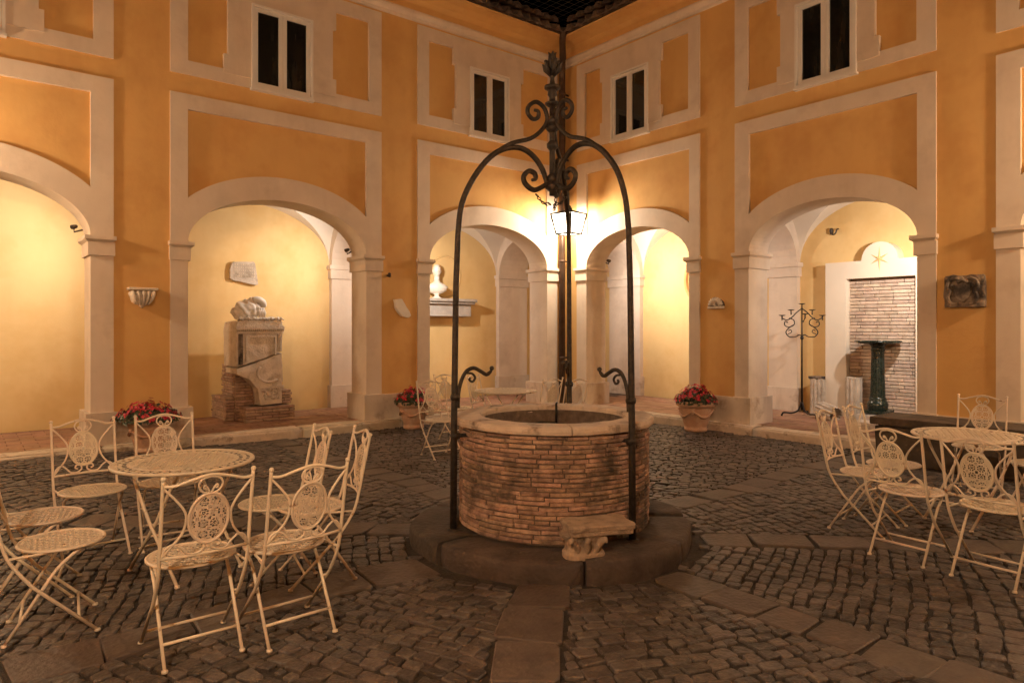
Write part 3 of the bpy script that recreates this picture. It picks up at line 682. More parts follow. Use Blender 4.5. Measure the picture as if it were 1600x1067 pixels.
# iron frame over the well
IC = CAM + DV * (5.337 * .90625) + RV * (0.0585 * 5.337 * .90625); IC.z = 0
iron = thing('well_frame', 'black wrought iron arched frame with scrolls standing over the well', 'iron frame', IC)
K = .90625
def leg_dir(deg):       # angle from viewing direction, positive to the right
    a = R(deg); v = DV * math.cos(a) + RV * math.sin(a); return Vector((v.x, v.y, 0))
legs = [(-116.5, 0.735), (140, 0.715), (14, 0.74)]
for (ang, r0) in legs:
    d_ = leg_dir(ang)
    def P_(rho, z): return d_ * (rho * K) + Vector((0, 0, z * K))
    fct = r0 / (0.80 * K)
    arc = [(0.81 * fct, 0.135), (0.805 * fct, 0.9), (0.79 * fct, 1.9), (0.775 * fct, 2.28), (0.745 * fct, 2.50), (0.66, 2.70), (0.53, 2.86), (0.40, 2.94), (0.27, 2.955), (0.165, 2.905), (0.085, 2.81), (0.05, 2.70)]
    path = [P_(*arc[0]), P_(*arc[1]), P_(*arc[2])] + smooth_path([P_(*p) for p in arc[3:]], 4)
    b = MB(); b.tube(path, [.024, .022, .020] + [.019] * (len(path) - 7) + [.018, .016, .014, .012], 8); b.build('post', 'iron', iron)
    b = MB(); path = smooth_path([P_(*p) for p in [(.60, 2.78), (.48, 2.90), (.35, 2.985), (.19, 3.04), (.09, 3.12), (.045, 3.20), (.07, 3.285), (.14, 3.325), (.205, 3.285), (.215, 3.23), (.17, 3.19), (.125, 3.21), (.125, 3.255), (.16, 3.26)]], 4)
    b.tube(path, [.010] * 3 + [.015] * (len(path) - 9) + [.014, .013, .012, .011, .011, .010], 8); b.build('upper_scroll', 'iron', iron)
    b = MB(); path = smooth_path([P_(*p) for p in [(.03, 2.72), (.09, 2.68), (.165, 2.65), (.235, 2.69), (.25, 2.745), (.205, 2.79), (.155, 2.775), (.15, 2.735), (.18, 2.725)]], 5)
    b.tube(path, [.018] * (len(path) - 8) + [.017, .016, .015, .014, .013, .012, .012, .011], 8); b.build('lower_scroll', 'iron', iron)
    # bucket hook on the post
    rp = 0.795 * fct
    b = MB(); path = smooth_path([P_(*p) for p in [(rp - .02, 1.02), (rp - .03, 1.16), (rp - .075, 1.27), (rp - .14, 1.305), (rp - .20, 1.28), (rp - .245, 1.255), (rp - .28, 1.275), (rp - .29, 1.30)]], 4)
    b.tube(path, [.013] * (len(path) - 6) + [.012, .011, .010, .010, .010, .010], 8)
    p = P_(rp - .29, 1.30); bm = bmesh.new(); bmesh.ops.create_uvsphere(bm, u_segments=8, v_segments=6, radius=.016, matrix=Matrix.Translation(p)); b.bm(bm, True)
    b.tube(smooth_path([P_(*p) for p in [(rp - .075, 1.27), (rp - .13, 1.265), (rp - .155, 1.235), (rp - .135, 1.205), (rp - .11, 1.22), (rp - .12, 1.235)]], 4), .008, 6)
    b.build('bucket_hook', 'iron', iron)
    for z in (1.10, 0.82):
        q = P_(rp, z); b = MB(); b.lathe([(.0, z * K - .018), (.03, z * K - .018), (.034, z * K), (.03, z * K + .018), (0, z * K + .018)], 12, (q.x, q.y))
        if z < 1: b.tube([q, q - d_ * 0.11], .014, 6)
        b.build('collar', 'iron', iron)
    q = P_(arc[0][0], 0.142); b = MB(); b.lathe([(0, .125), (.045, .125), (.04, .14), (.0, .14)], 12, (q.x, q.y)); b.build('post_foot', 'iron', iron)
def zc(y): return HC + (Y0 - y) / F * 5.337 * K
b = MB(); b.tube([(0, 0, zc(306)), (0, 0, zc(150))], .021, 10); b.build('centre_post', 'iron', iron)
b = MB()
for (y, r) in ((228, .040), (200, .046), (190, .046), (292, .05), (280, .045)):
    z = zc(y); b = MB(); b.lathe([(.02, z - .035), (r, z - .012), (r, z + .012), (.02, z + .035)], 12); b.build('knot', 'iron', iron)
b = MB(); z0 = zc(164)
b.lathe([(.0, zc(168)), (.03, zc(167)), (.052, zc(164)), (.052, zc(161)), (.022, zc(159)), (.022, zc(152)), (.034, zc(149)), (.030, zc(143)), (.040, zc(141)), (.056, zc(139)), (.056, zc(135)), (.02, zc(133)), (.014, zc(124)), (.018, zc(119))], 16)
b.build('finial_collar', 'iron', iron)
b = MB(); zb = zc(118)
for ring, (n, ln, sp) in enumerate(((6, .085, .062), (6, .075, .038), (4, .10, .016))):
    for k in range(n):
        a = 2 * PI * k / n + ring * .5; u = Vector((math.cos(a), math.sin(a), 0)); v = Vector((-math.sin(a), math.cos(a), 0)); o = Vector((0, 0, zb + ring * .03))
        b.tube([o + u * .012, o + u * sp * .8 + Vector((0, 0, ln * .45)), o + u * sp + Vector((0, 0, ln * .85)), o + u * (sp + .012) + Vector((0, 0, ln))], [.014, .017, .011, .003], 6)
b.tube([(0, 0, zb), (0, 0, zc(95))], [.016, .006], 6); b.build('leaf_finial', 'iron', iron)
for (ang, lo_) in ((-60, 0), (60, 1), (170, 2)):
    d_ = leg_dir(ang); b = MB(); A = d_ * 0.13 + Vector((0, 0, zc(300))); Bp = d_ * 0.015 + Vector((0, 0, zc(318)))
    if lo_ == 2: Bp = d_ * .05 + Vector((0, 0, zc(330)))
    n = 7
    for k in range(n):
        t0 = k / n; c = A.lerp(Bp, t0 + .5 / n) - Vector((0, 0, .03 * math.sin(PI * (t0 + .5 / n)))); dr = (Bp - A).normalized(); sd = dr.orthogonal().normalized() if k % 2 else dr.cross(dr.orthogonal()).normalized()
        pts = [c + dr * .017 * math.cos(2 * PI * j / 8) + sd * .009 * math.sin(2 * PI * j / 8) for j in range(8)]; b.tube(pts, .0036, 4, True)
    b.build('chain', 'iron', iron)

# broken capital lying on the step
p0 = gpt(922, 868, ZS); capz = .74; cap = thing('stone_capital', 'broken carved stone capital lying on the step against the well', 'stone', (p0.x, p0.y, ZS + .004), TH - PI / 2 + R(14)); cap.scale = (1, 1, 1.05)
# local x right, y away
def sq_ring(hx, hy, cx, cyy, z, n=40, p=6, dent=0.0):
    out = []
    for k in range(n):
        a = 2 * PI * k / n; c, q = math.cos(a), math.sin(a); m_ = (abs(c) ** p + abs(q) ** p) ** (-1 / p)
        x, y = c * m_ * hx, q * m_ * hy
        if dent:
            x -= math.copysign(dent, x) * max(0, 1 - (y / (hy * .8)) ** 2) * (abs(c) > abs(q)); y -= math.copysign(dent, y) * max(0, 1 - (x / (hx * .8)) ** 2) * (abs(q) >= abs(c))
        e = .005 * noise.noise((x * 16, y * 16, z * 16)); out.append((cx + x + e, cyy + y + e, z + .004 * noise.noise((x * 10, y * 10, 3))))
    return out
def rings(rs, cap_top=True):
    b = MB(); n = len(rs[0])
    for r_ in rs: b.v += r_
    for k in range(len(rs) - 1):
        for q in range(n): b.f.append((k * n + q, k * n + (q + 1) % n, (k + 1) * n + (q + 1) % n, (k + 1) * n + q))
    b.f.append(tuple((len(rs) - 1) * n + q for q in range(n))); b.f.append(tuple(range(n))); b.sm = [False] * len(b.f); return b
rings([sq_ring(hx, hy, .055, .03, z, p=9, dent=.012) for (hx, hy, z) in ((.185, .105, .118), (.195, .115, .126), (.197, .117, .148), (.204, .122, .152), (.206, .124, .172), (.198, .117, .180))]).build('abacus', 'brownstone', cap)
rings([sq_ring(hx, hy, -.03, .03, z, p=3.2) for (hx, hy, z) in ((.122, .088, -.01), (.120, .088, .016), (.108, .078, .03), (.104, .074, .055), (.110, .080, .082), (.122, .09, .105), (.132, .10, .120))]).build('carved_bell', 'brownstone', cap)
for (x, y, dx, dy) in ((-.105, -.035, -.035, -.04), (.03, -.045, .03, -.045), (-.04, -.05, 0, -.03), (-.105, .07, -.04, .02)):
    b = MB(); b.tube(smooth_path([(x * .8, y * .8, .022), (x * .85 + dx * .1, y + dy * .1, .06), (x + dx * .6, y + dy * .5, .095), (x + dx, y + dy, .108), (x + dx * 1.1, y + dy * 1.1, .09)], 3), [.012, .016, .019, .021, .022, .022, .021, .019, .017, .015, .013, .011, .008], 6); b.build('acanthus_leaf', 'brownstone', cap)

# =================================================================== TABLES AND CHAIRS
def perforated(rx, ry, cell, fn, rim, thick=.004, both=True, cross=False):
    """Pressed-metal sheet: a grid of cells, each a plate with a hole (star / small hole alternating)"""
    b = MB(); nx = int(rx / cell) + 1; ny = int(ry / cell) + 1
    for i in range(-nx, nx):
        for j in range(-ny, ny):
            cx, cyy = (i + .5) * cell, (j + .5) * cell
            if (cx / (rx - cell * .55)) ** 2 + (cyy / (ry - cell * .55)) ** 2 > 1: continue
            h = cell / 2; odd = (i + j) % 2; k = (.90 if odd else .50); n = 8
            outer = []
            for q in range(n):
                a = 2 * PI * q / n + PI / 8; c, s = math.cos(a), math.sin(a); m_ = max(abs(c), abs(s))
                outer.append((cx + c / m_ * h, cyy + s / m_ * h))
            inner = [(cx + math.cos(2 * PI * q / n + PI / 8) * h * (k if odd else k * (1.0 if q % 2 else .8)), cyy + math.sin(2 * PI * q / n + PI / 8) * h * (k if odd else k * (1.0 if q % 2 else .8))) for q in range(n)]
            v = [fn(x, y, thick) for x, y in outer] + [fn(x, y, thick) for x, y in inner] + [fn(x, y, 0) for x, y in inner] + ([fn(x, y, 0) for x, y in outer] if both else [])
            f = [(q, (q + 1) % n, n + (q + 1) % n, n + q) for q in range(n)] + [(n + q, n + (q + 1) % n, 2 * n + (q + 1) % n, 2 * n + q) for q in range(n)]
            if both: f += [(2 * n + q, 2 * n + (q + 1) % n, 3 * n + (q + 1) % n, 3 * n + q) for q in range(n)]
            if odd and cross: # little bar cross bridging the larger hole
                w_ = h * .13
                for (ax, ay) in ((1, 0), (0, 1)):
                    o = len(v); L_ = h * k * .95
                    v += [fn(cx + ax * L_ * s1 + ay * w_ * s2, cyy + ay * L_ * s1 + ax * w_ * s2, thick * .8 + (.0006 if ay else 0)) for s1, s2 in ((-1, -1), (1, -1), (1, 1), (-1, 1))]; f.append((o, o + 1, o + 2, o + 3))
            b.add(v, f)
    # solid border ring from the outermost cells to the rim
    n = 48
    v = []; 
    for sc in (1.0, None):
        for q in range(n):
            a = 2 * PI * q / n; r_in = 1 - cell * 0.95 / min(rx, ry)
            k = 1.0 if sc else r_in
            v.append(fn(math.cos(a) * rx * k, math.sin(a) * ry * k, thick * .5))
    b.add(v, [(q, (q + 1) % n, n + (q + 1) % n, n + q) for q in range(n)])
    b.tube([fn(math.cos(2 * PI * q / n) * rx, math.sin(2 * PI * q / n) * ry, 0) for q in range(n)], rim, 8, True)
    return b
SEATZ = 0.45
# back plane: local (x, h) -> point, h = height
def bk(x, h):
    t = (h - .45) / .43
    return Vector((x, -0.185 - 0.085 * t - 0.03 * (1 - (x / .2) ** 2), h))
chair_meshes = {}
def chair_mesh():
    c = chair_meshes
    c['seat'] = perforated(.20, .195, .0265, lambda x, y, z: (x, y, SEATZ - .004 + z - .006 * (1 - (x * x + y * y) / .04)), .0085).mesh('seat', 'cream')
    for sx in (-1, 1):
        b = MB(); X = sx * .197
        b.tube(smooth_path([(X, -.275, .895), (X, -.255, .80), (X, -.215, .60), (X, -.185, .47), (X, -.145, .385), (X, -.07, .28)], 3) + [Vector((X, .205, .008))], .0088, 8)
        bm = bmesh.new(); bmesh.ops.create_uvsphere(bm, u_segments=8, v_segments=6, radius=.0125, matrix=Matrix.Translation((X, -.277, .90))); b.bm(bm, True)
        b.lathe([(.0, 0), (.015, .001), (.014, .012), (.0, .014)], 8, (X, .207)); c['legA%d' % sx] = b.mesh('leg', 'cream')
        b = MB(); X = sx * .172
        b.tube(smooth_path([(X * .9, .145, .437), (X, .10, .412), (X, .03, .345), (X, -.03, .255)], 3) + [Vector((X, -.185, .008))], .0085, 8)
        b.lathe([(.0, 0), (.015, .001), (.014, .012), (.0, .014)], 8, (X, -.187))
        b.tube([(X, -.032, .252), (sx * .197, -.040, .252)], .006, 6)
        c['legB%d' % sx] = b.mesh('leg', 'cream')
        b = MB(); b.tube([(sx * .197, -.17, .435), (sx * .19, -.09, .436), (sx * .175, .0, .438)], .007, 6)
        c['bracket%d' % sx] = b.mesh('seat_bracket', 'cream')
    b = MB(); b.tube([(-.197, .125, .088), (.197, .125, .088)], .0072, 8); c['st1'] = b.mesh('stretcher', 'cream')
    b = MB(); b.tube([(-.172, -.125, .105), (.172, -.125, .105)], .0072, 8); c['st2'] = b.mesh('stretcher', 'cream')
    b = MB(); b.tube(smooth_path([bk(-.197, .865), bk(-.15, .863), bk(-.09, .882), bk(0, .902), bk(.09, .882), bk(.15, .863), bk(.197, .865)], 4), .0075, 8); c['top'] = b.mesh('top_rail', 'cream')
    b = MB(); b.tube([bk(-.197, .525), bk(-.1, .525), bk(0, .525), bk(.1, .525), bk(.197, .525)], .0075, 8); c['low'] = b.mesh('lower_rail', 'cream')
    b = MB()
    for sx in (-1, 1):
        b.tube(smooth_path([bk(sx * .193, .853), bk(sx * .150, .805), bk(sx * .108, .745), bk(sx * .098, .695), bk(sx * .115, .63), bk(sx * .160, .57), bk(sx * .193, .53)], 4), .0062, 6)
        b.tube(smooth_path([bk(sx * .004, .812), bk(sx * .035, .822), bk(sx * .052, .852), bk(sx * .038, .882), bk(0, .893)], 4), .0055, 6)
        b.tube(smooth_path([bk(sx * .004, .815), bk(sx * .016, .842), bk(sx * .028, .852), bk(sx * .030, .838), bk(sx * .020, .836)], 3), .0048, 6)
        b.tube(smooth_path([bk(sx * .190, .530), bk(sx * .175, .570), bk(sx * .145, .588), bk(sx * .115, .570), bk(sx * .085, .538), bk(sx * .045, .534), bk(sx * .018, .552), bk(sx * .022, .578), bk(sx * .048, .582), bk(sx * .056, .564), bk(sx * .040, .556)], 4), .0056, 6)
    c['scroll'] = b.mesh('scrollwork', 'cream')
    b = MB(); cell = .0042; per = .052
    def solid(x, y):
        px_, py_ = ((x / per) % 1) - .5, ((y / per) % 1) - .5
        ax, ay = abs(px_), abs(py_); r_ = max(ax, ay, (ax + ay) / 1.42); th = math.atan2(py_, px_)
        if .22 < r_ < .40 and abs(math.sin(4 * th)) > .34: return False
        if .05 < r_ < .16 and abs(math.sin(2 * th)) > .25: return False
        if ax > .36 and ay > .36: return ax > .47 or ay > .47
        return True
    nx, ny = 21, 28
    for i in range(-nx, nx):
        for j in range(-ny, ny):
            x, y = (i + .5) * cell, (j + .5) * cell
            rr_ = (x / .084) ** 2 + (y / .114) ** 2
            if rr_ > 1 or (rr_ < .84 and not solid(x, y)): continue
            h = cell / 2; q4 = [(x - h, y - h), (x + h, y - h), (x + h, y + h), (x - h, y + h)]
            for (zz) in (.002, -.002): b.add([bk(u_, .695 + v_) + Vector((0, zz, 0)) for u_, v_ in q4], [(0, 1, 2, 3)])
    b.tube([bk(math.cos(2 * PI * q / 48) * .088, .695 + .118 * math.sin(2 * PI * q / 48)) for q in range(48)], .0068, 8, True)
    c['plaque'] = b.mesh('back_plaque', 'cream', fix=False)
    for k in c:
        if k != 'seat' and not k.startswith('bracket'):
            for v in c[k].vertices: v.co.y -= .05
        elif k != 'seat':
            for v in c[k].vertices:
                if v.co.y < -.05: v.co.y -= .05
chair_mesh()
CHG = 'cream folding garden chairs'
def chair(label, x, y, deg, tilt=0, scl=0.92):
    """seat centre at (x, y), facing deg (world, 0 = +X)"""
    o = thing('garden_chair', label, 'chair', (x, y, gz(x, y) + .004), R(deg - 90), CHG)
    o.scale = (scl, scl, scl)
    c = chair_meshes
    for k, nm in (('seat', 'seat'), ('legA-1', 'leg'), ('legA1', 'leg'), ('legB-1', 'leg'), ('legB1', 'leg'), ('bracket-1', 'seat_bracket'), ('bracket1', 'seat_bracket'), ('st1', 'stretcher'), ('st2', 'stretcher'), ('top', 'top_rail'), ('low', 'lower_rail'), ('scroll', 'scrollwork'), ('plaque', 'back_plaque')):
        inst(c[k], nm, o)
    return o
tm = {}
def table(label, x, y, deg, rad=.42):
    if not tm:
        TZ = .70
        b = perforated(rad * .74, rad * .74, .034, lambda x, y, z: (x, y, TZ + .003 + z), .006)
        # outer ring of radial slots
        n = 40; r0, r1 = rad * .75, rad
        for k in range(n):
            a0, a1 = 2 * PI * k / n, 2 * PI * (k + 1) / n
            for (ra, rb, fa, fb) in ((r0, r0 + .018, 0, 1), (r1 - .02, r1, 0, 1), (r0 + .018, r1 - .02, 0, .42)):
                v = []
                for (r_, f_) in ((ra, fa), (rb, fa), (rb, fb), (ra, fb)):
                    a = a0 + (a1 - a0) * f_; v.append((r_ * math.cos(a), r_ * math.sin(a), TZ + .006))
                b.add(v, [(0, 1, 2, 3)])
            am = (a0 + a1) / 2 + .02; b.tube([(math.cos(am + 2 * PI / 24 * 0) * (r0 + r1) / 2 + .011 * math.cos(q * PI / 4), math.sin(am) * (r0 + r1) / 2 + .011 * math.sin(q * PI / 4), TZ + .006) for q in range(8)], .003, 4, True)
        b.tube([(math.cos(2 * PI * q / 64) * rad, math.sin(2 * PI * q / 64) * rad, TZ) for q in range(64)], .011, 8, True)
        tm['top'] = b.mesh('table_top', 'cream')
        b = MB(); b.tube([(-.25, 0, TZ - .012), (.25, 0, TZ - .012)], .008, 6); b.tube([(0, -.25, TZ - .02), (0, .25, TZ - .02)], .008, 6)
        b.tube([(math.cos(2 * PI * q / 32) * .25, math.sin(2 * PI * q / 32) * .25, TZ - .016) for q in range(32)], .007, 6, True); tm['sub'] = b.mesh('under_frame', 'cream')
        for i, (ya, yb) in enumerate(((.235, -.27), (-.235, .27))):
            for sx in (-1, 1):
                X = sx * (.225 - .022 * i); b = MB(); b.tube(smooth_path([(X * .9, ya, TZ - .02), (X, ya * .72, TZ - .12), (X, ya * .1, .36)], 3) + [Vector((X, yb, .008))], .0105, 8); b.lathe([(0, 0), (.017, .001), (.015, .014), (0, .016)], 8, (X, yb)); tm['leg%d%d' % (i, sx)] = b.mesh('leg', 'cream')
            X = .225 - .022 * i; b = MB(); b.tube([(-X, yb * .62, .16), (X, yb * .62, .16)], .0075, 6); tm['st%d' % i] = b.mesh('stretcher', 'cream')
    o = thing('garden_table', label, 'table', (x, y, gz(x, y) + .004), R(deg), 'cream round garden tables'); o.scale = (.92, .92, .92)
    for k, nm in (('top', 'table_top'), ('sub', 'under_frame'), ('leg0-1', 'leg'), ('leg01', 'leg'), ('leg1-1', 'leg'), ('leg11', 'leg'), ('st0', 'stretcher'), ('st1', 'stretcher')): inst(tm[k], nm, o)
table('round cream table in the left foreground, among eight chairs', -7.42, -4.58, 20)
table('round cream table at the right edge, before the dark stone trough', -2.60, -7.18, 70)
table('round cream table in the background behind the well', -3.07, -2.17, 35)
chair('chair left of the left potted flowers, facing the foreground', -7.808, -3.93, -86.8)
chair('chair in front of the left potted flowers, half hidden by the left table', -7.36, -3.97, -94.5)
chair('nearest chair at the left picture edge, seen from its side', -8.083, -5.032, -6)
chair('chair cut by the left picture edge, only its seat showing', -8.106, -4.464, -12)
chair('front left chair with its back to the viewer before the left table', -7.645, -5.655, 90)
chair('chair with its back to the viewer, right of the front left one', -7.245, -5.737, 92)
chair('side-on chair right of the left table, the farther of two', -7.03, -4.96, 172)
chair('side-on chair nearest the well on its left, the right one of two', -6.876, -5.175, 168)
chair('leftmost chair of the right group, seen from its side', -3.388, -6.782, -82)
chair('side-on chair behind the leftmost one of the right group', -2.923, -6.761, -86)
chair('chair with its back to the viewer left of the right table', -3.732, -7.20, -2)
chair('chair with its back to the viewer nearest the lower right corner', -3.759, -7.679, -4)
chair('chair behind the right table, facing the viewer before the trough', -1.55, -6.89, 190)
chair('chair cut by the right picture edge, only part of its seat showing', -2.085, -7.467, 165)
chair('background chair just right of the middle flower pot', -3.44, -1.68, -85)
chair('background chair directly left of the background table', -3.14, -2.02, -62)
chair('background chair partly hidden behind the left iron post', -4.23, -2.51, -95)
chair('background chair right of the background table, left of the back post', -2.90, -2.54, 98)
chair('background chair at the corner pillar right of the back post', -2.66, -2.74, 92)

# =================================================================== POTTED FLOWERS
def pot(label, p, sc, square, seed, spread):
    rr_ = random.Random(seed); o = thing('potted_flowers', label, 'flower pot', p, R(seed * 37), 'terracotta pots of red flowers'); o.scale = (sc, sc, sc)
    b = MB(); b.lathe([(0, 0), (.135, 0), (.15, .015), (.15, .045), (.14, .055), (.15, .08), (.185, .20), (.21, .30), (.215, .325), (.245, .335), (.255, .35), (.255, .385), (.245, .40), (.22, .40), (.215, .36)], 32)
    b.build('pot', 'terracotta', o)
    b = MB()
    for k in range(4):
        a0 = k * PI / 2
        pts = []
        for q in range(9):
            a = a0 + PI / 2 * q / 8; z = .285 - .085 * math.sin(PI * q / 8); r = .15 + (z - .08) * .29 + .012; pts.append((r * math.cos(a), r * math.sin(a), z))
        b.tube(pts, [.008, .012, .015, .017, .018, .017, .015, .012, .008], 6)
        b.tube([(.222 * math.cos(a0), .222 * math.sin(a0), .295), (.205 * math.cos(a0), .205 * math.sin(a0), .22)], [.02, .008], 6)
    b.build('festoon', 'terracotta', o)
    b = MB(); b.lathe([(0, .37), (.217, .37)], 24); b.build('soil', 'soil', o)
    b = MB(); fl = MB(); hz = .20
    for k in range(800):
        a = rr_.uniform(0, 2 * PI); r = spread * math.sqrt(rr_.random()); z = .37 + rr_.random() * hz * (1.05 - (r / spread) ** 2 * .75)
        c = Vector((r * math.cos(a), r * math.sin(a), z)); out_ = Vector((math.cos(a) * (r / spread + .25), math.sin(a) * (r / spread + .25), .45 + rr_.uniform(-.35, .5))).normalized()
        sd = out_.cross(Vector((rr_.uniform(-1, 1), rr_.uniform(-1, 1), rr_.uniform(-1, 1)))).normalized(); up = sd.cross(out_); s = rr_.uniform(.015, .03)
        b.add([c - up * s, c + sd * s * .7 + out_ * .004, c + up * s * 1.1 - out_ * .006, c - sd * s * .7 + out_ * .004], [(0, 1, 2), (0, 2, 3)])
    for k in range(165):
        a = rr_.uniform(0, 2 * PI); r = spread * 1.02 * math.sqrt(rr_.random()); z = .375 + hz * (1.02 - (r / spread) ** 2 * .8) * rr_.uniform(.70, 1.28)
        c = Vector((r * math.cos(a), r * math.sin(a), z)); out_ = Vector((math.cos(a) * r / spread, math.sin(a) * r / spread, .6)).normalized()
        x = out_.orthogonal().normalized(); y = out_.cross(x); s = rr_.uniform(.014, .025)
        for q in range(4):
            t = q * PI / 2 + rr_.random(); d_ = x * math.cos(t) + y * math.sin(t); e = x * -math.sin(t) + y * math.cos(t)
            fl.add([c, c + d_ * s * .8 + e * s * .6 + out_ * s * .3, c + d_ * s * 1.4 + out_ * s * rr_.uniform(-.1, .5), c + d_ * s * .8 - e * s * .6 + out_ * s * .3], [(0, 1, 2, 3)])
    for k in range(26):
        a = rr_.uniform(0, 2 * PI); r = spread * .6 * math.sqrt(rr_.random()); b.tube([(r * .4 * math.cos(a), r * .4 * math.sin(a), .36), (r * math.cos(a), r * math.sin(a), .37 + hz * .7)], .003, 3)
    b.build('foliage', 'leaf', o, fix=False); fl.build('blossoms', 'petal', o, fix=False)
pp = gpt(237, 706, 0); pot('terracotta pot of red flowers behind the left table', (-6.80, -0.36, gz(-6.8, -.36)), .95, 0, 3, .37)
pot('terracotta pot of red flowers in the middle, left of the well', (-3.36, -0.40, 0), .98, 0, 5, .285)
pot('terracotta pot of red flowers right of the well', (-0.40, -3.10, 0), 1.06, 0, 8, .275)

# =================================================================== UNDER THE LEFT ARCADE
altar = thing('stone_altar', 'broken ancient stone altar propped on stacked thin bricks under the arch', 'altar', (-5.1, 1.2, ZF))
def stack(x0, x1, y0, y1, z0, z1, seed):
    q = random.Random(seed); hc = .042; n = int((z1 - z0) / hc)
    b = MB(); b.box(x0 + .03, x1 - .03, y0 + .03, y1 - .03, z0, z0 + n * hc - .006); b.build('mortar_core', 'mortar', altar)
    for k in range(n):
        z = z0 + k * hc + hc / 2; x = x0 - (.1 if k % 2 else 0)
        while x < x1 - .04:
            a = max(x, x0) + .004; e = min(x + .24, x1) - .004
            if e - a > .05: inst(abr, 'brick', altar, ((a + e) / 2, y0 + .06 + q.uniform(-.012, .012), z), (0, 0, q.uniform(-.02, .02)), ((e - a) / .24, 1, 1))
            x += .24
        y = y0 + .13 - (.1 if k % 2 else 0)
        while y < y1 - .04:
            a = max(y, y0 + .125) + .004; e = min(y + .24, y1) - .004
            if e - a > .05: inst(abr, 'brick', altar, (x0 + .06 + q.uniform(-.012, .012), (a + e) / 2, z), (0, 0, PI / 2 + q.uniform(-.02, .02)), ((e - a) / .24, 1, 1))
            y += .24
b = MB(); b.bbox(-.12, .12, -.06, .06, -.0175, .0175, .005); abr = b.mesh('altar_brick', 'altarbrick')
altar.location = (0, 0, 0)
stack(-5.40, -5.10, 1.10, 1.75, ZF, .92, 1)
stack(-5.52, -5.22, 1.16, 1.84, ZF, .48, 2)
stack(-5.35, -4.64, 0.80, 1.65, ZF, .345, 3)
stack(-4.86, -4.60, 1.00, 1.65, .33, .58, 4)
def slab_poly(poly, y0, y1, amp, seed, cuts=3):
    q = MB(); q.prism(poly, lambda a, z, t: (a, t, z), y0, y1); me = q.mesh('tmp', 'marble'); bm = bmesh.new(); bm.from_mesh(me); bpy.data.meshes.remove(me)
    bmesh.ops.triangulate(bm, faces=[f for f in bm.faces if len(f.verts) > 4]); bmesh.ops.subdivide_edges(bm, edges=bm.edges[:], cuts=cuts, use_grid_fill=True)
    bm.normal_update()
    for v in bm.verts: v.co += v.normal * amp * (noise.noise(v.co * 9 + Vector((seed, 0, 0))) + .6 * noise.noise(v.co * 22))
    return MB().bm(bm)
up = slab_poly([(-5.45, .90), (-5.46, 1.40), (-5.44, 1.53), (-5.30, 1.555), (-4.98, 1.545), (-4.82, 1.57), (-4.80, 1.47), (-4.815, 1.115), (-5.0, 1.04), (-5.25, .955)], .86, 1.45, .008, 3); up.build('upper_block', 'marble', altar)
lw = slab_poly([(-5.45, .875), (-5.25, .93), (-5.0, 1.015), (-4.815, 1.09), (-4.80, .70), (-4.83, .60), (-4.82, .36), (-5.12, .34), (-5.16, .58), (-5.28, .72), (-5.44, .80)], .855, 1.40, .016, 9); lw.build('lower_block', 'marble', altar)
b = MB(); b.box(-5.47, -4.79, .815, .88, 1.43, 1.475); b.box(-5.46, -4.80, .83, .88, 1.365, 1.40)
q = random.Random(4)
for k in range(24): x = -5.45 + .65 * k / 23; b.lathe([(0, 1.40 + .0), (.014, 1.405), (.016, 1.425), (0, 1.44)], 6, (x, .838 + q.uniform(-.004, .004)))
b.build('carved_cornice', 'marble', altar)
b = MB(); x0, x1, z0, z1 = -5.33, -4.90, 1.035, 1.34
for (a, e, c, d_) in ((x0, x1, z1 - .025, z1), (x0, x0 + .025, z0 - .06, z1 - .025), (x1 - .025, x1, z0 + .03, z1 - .025)): b.box(a, e, .832, .87, c, d_)
b.build('panel_moulding', 'marble', altar)
for (xa, zlo, m_) in ((-5.40, .93, 'darkmarble'), (-4.85, 1.12, 'marble')):
    b = MB(); z = zlo
    b.box(xa - .028, xa + .028, .842, .87, zlo, 1.36)
    while z < 1.34:
        b.tube([(xa - .014, .842, z), (xa + .012, .836, z + .012), (xa - .004, .842, z + .026)], [.008, .012, .007], 5); z += .03
    b.build('carved_border', m_, altar)
b = MB(); q = random.Random(8)
for k in range(70):
    x = q.uniform(-5.42, -4.84); y = q.uniform(.86, 1.0); b.tube([(x, y, 1.55), (x + q.uniform(-.03, .03), y - .02, 1.575 + q.uniform(0, .02)), (x + q.uniform(-.05, .05), y - .03, 1.56)], [.014, .018, .008], 5)
for k in range(40):
    x = q.uniform(-5.10, -4.84); z = q.uniform(.40, .56); b.tube([(x, .85, z), (x + q.uniform(-.03, .03), .832, z + .02), (x + q.uniform(-.03, .03), .85, z + .04)], [.012, .015, .008], 5)
b.tube([(-5.0 + .17 * math.cos(t), .85, .80 + .13 * math.sin(t)) for t in [PI * .75 + PI * 1.0 * i / 10 for i in range(11)]], .018, 6)
b.build('carved_relief', 'marble', altar)['kind'] = 'stuff'
b = MB(); b.box(-5.14, -4.79, .835, .9, .585, .615); b.build('carved_ledge', 'marble', altar)
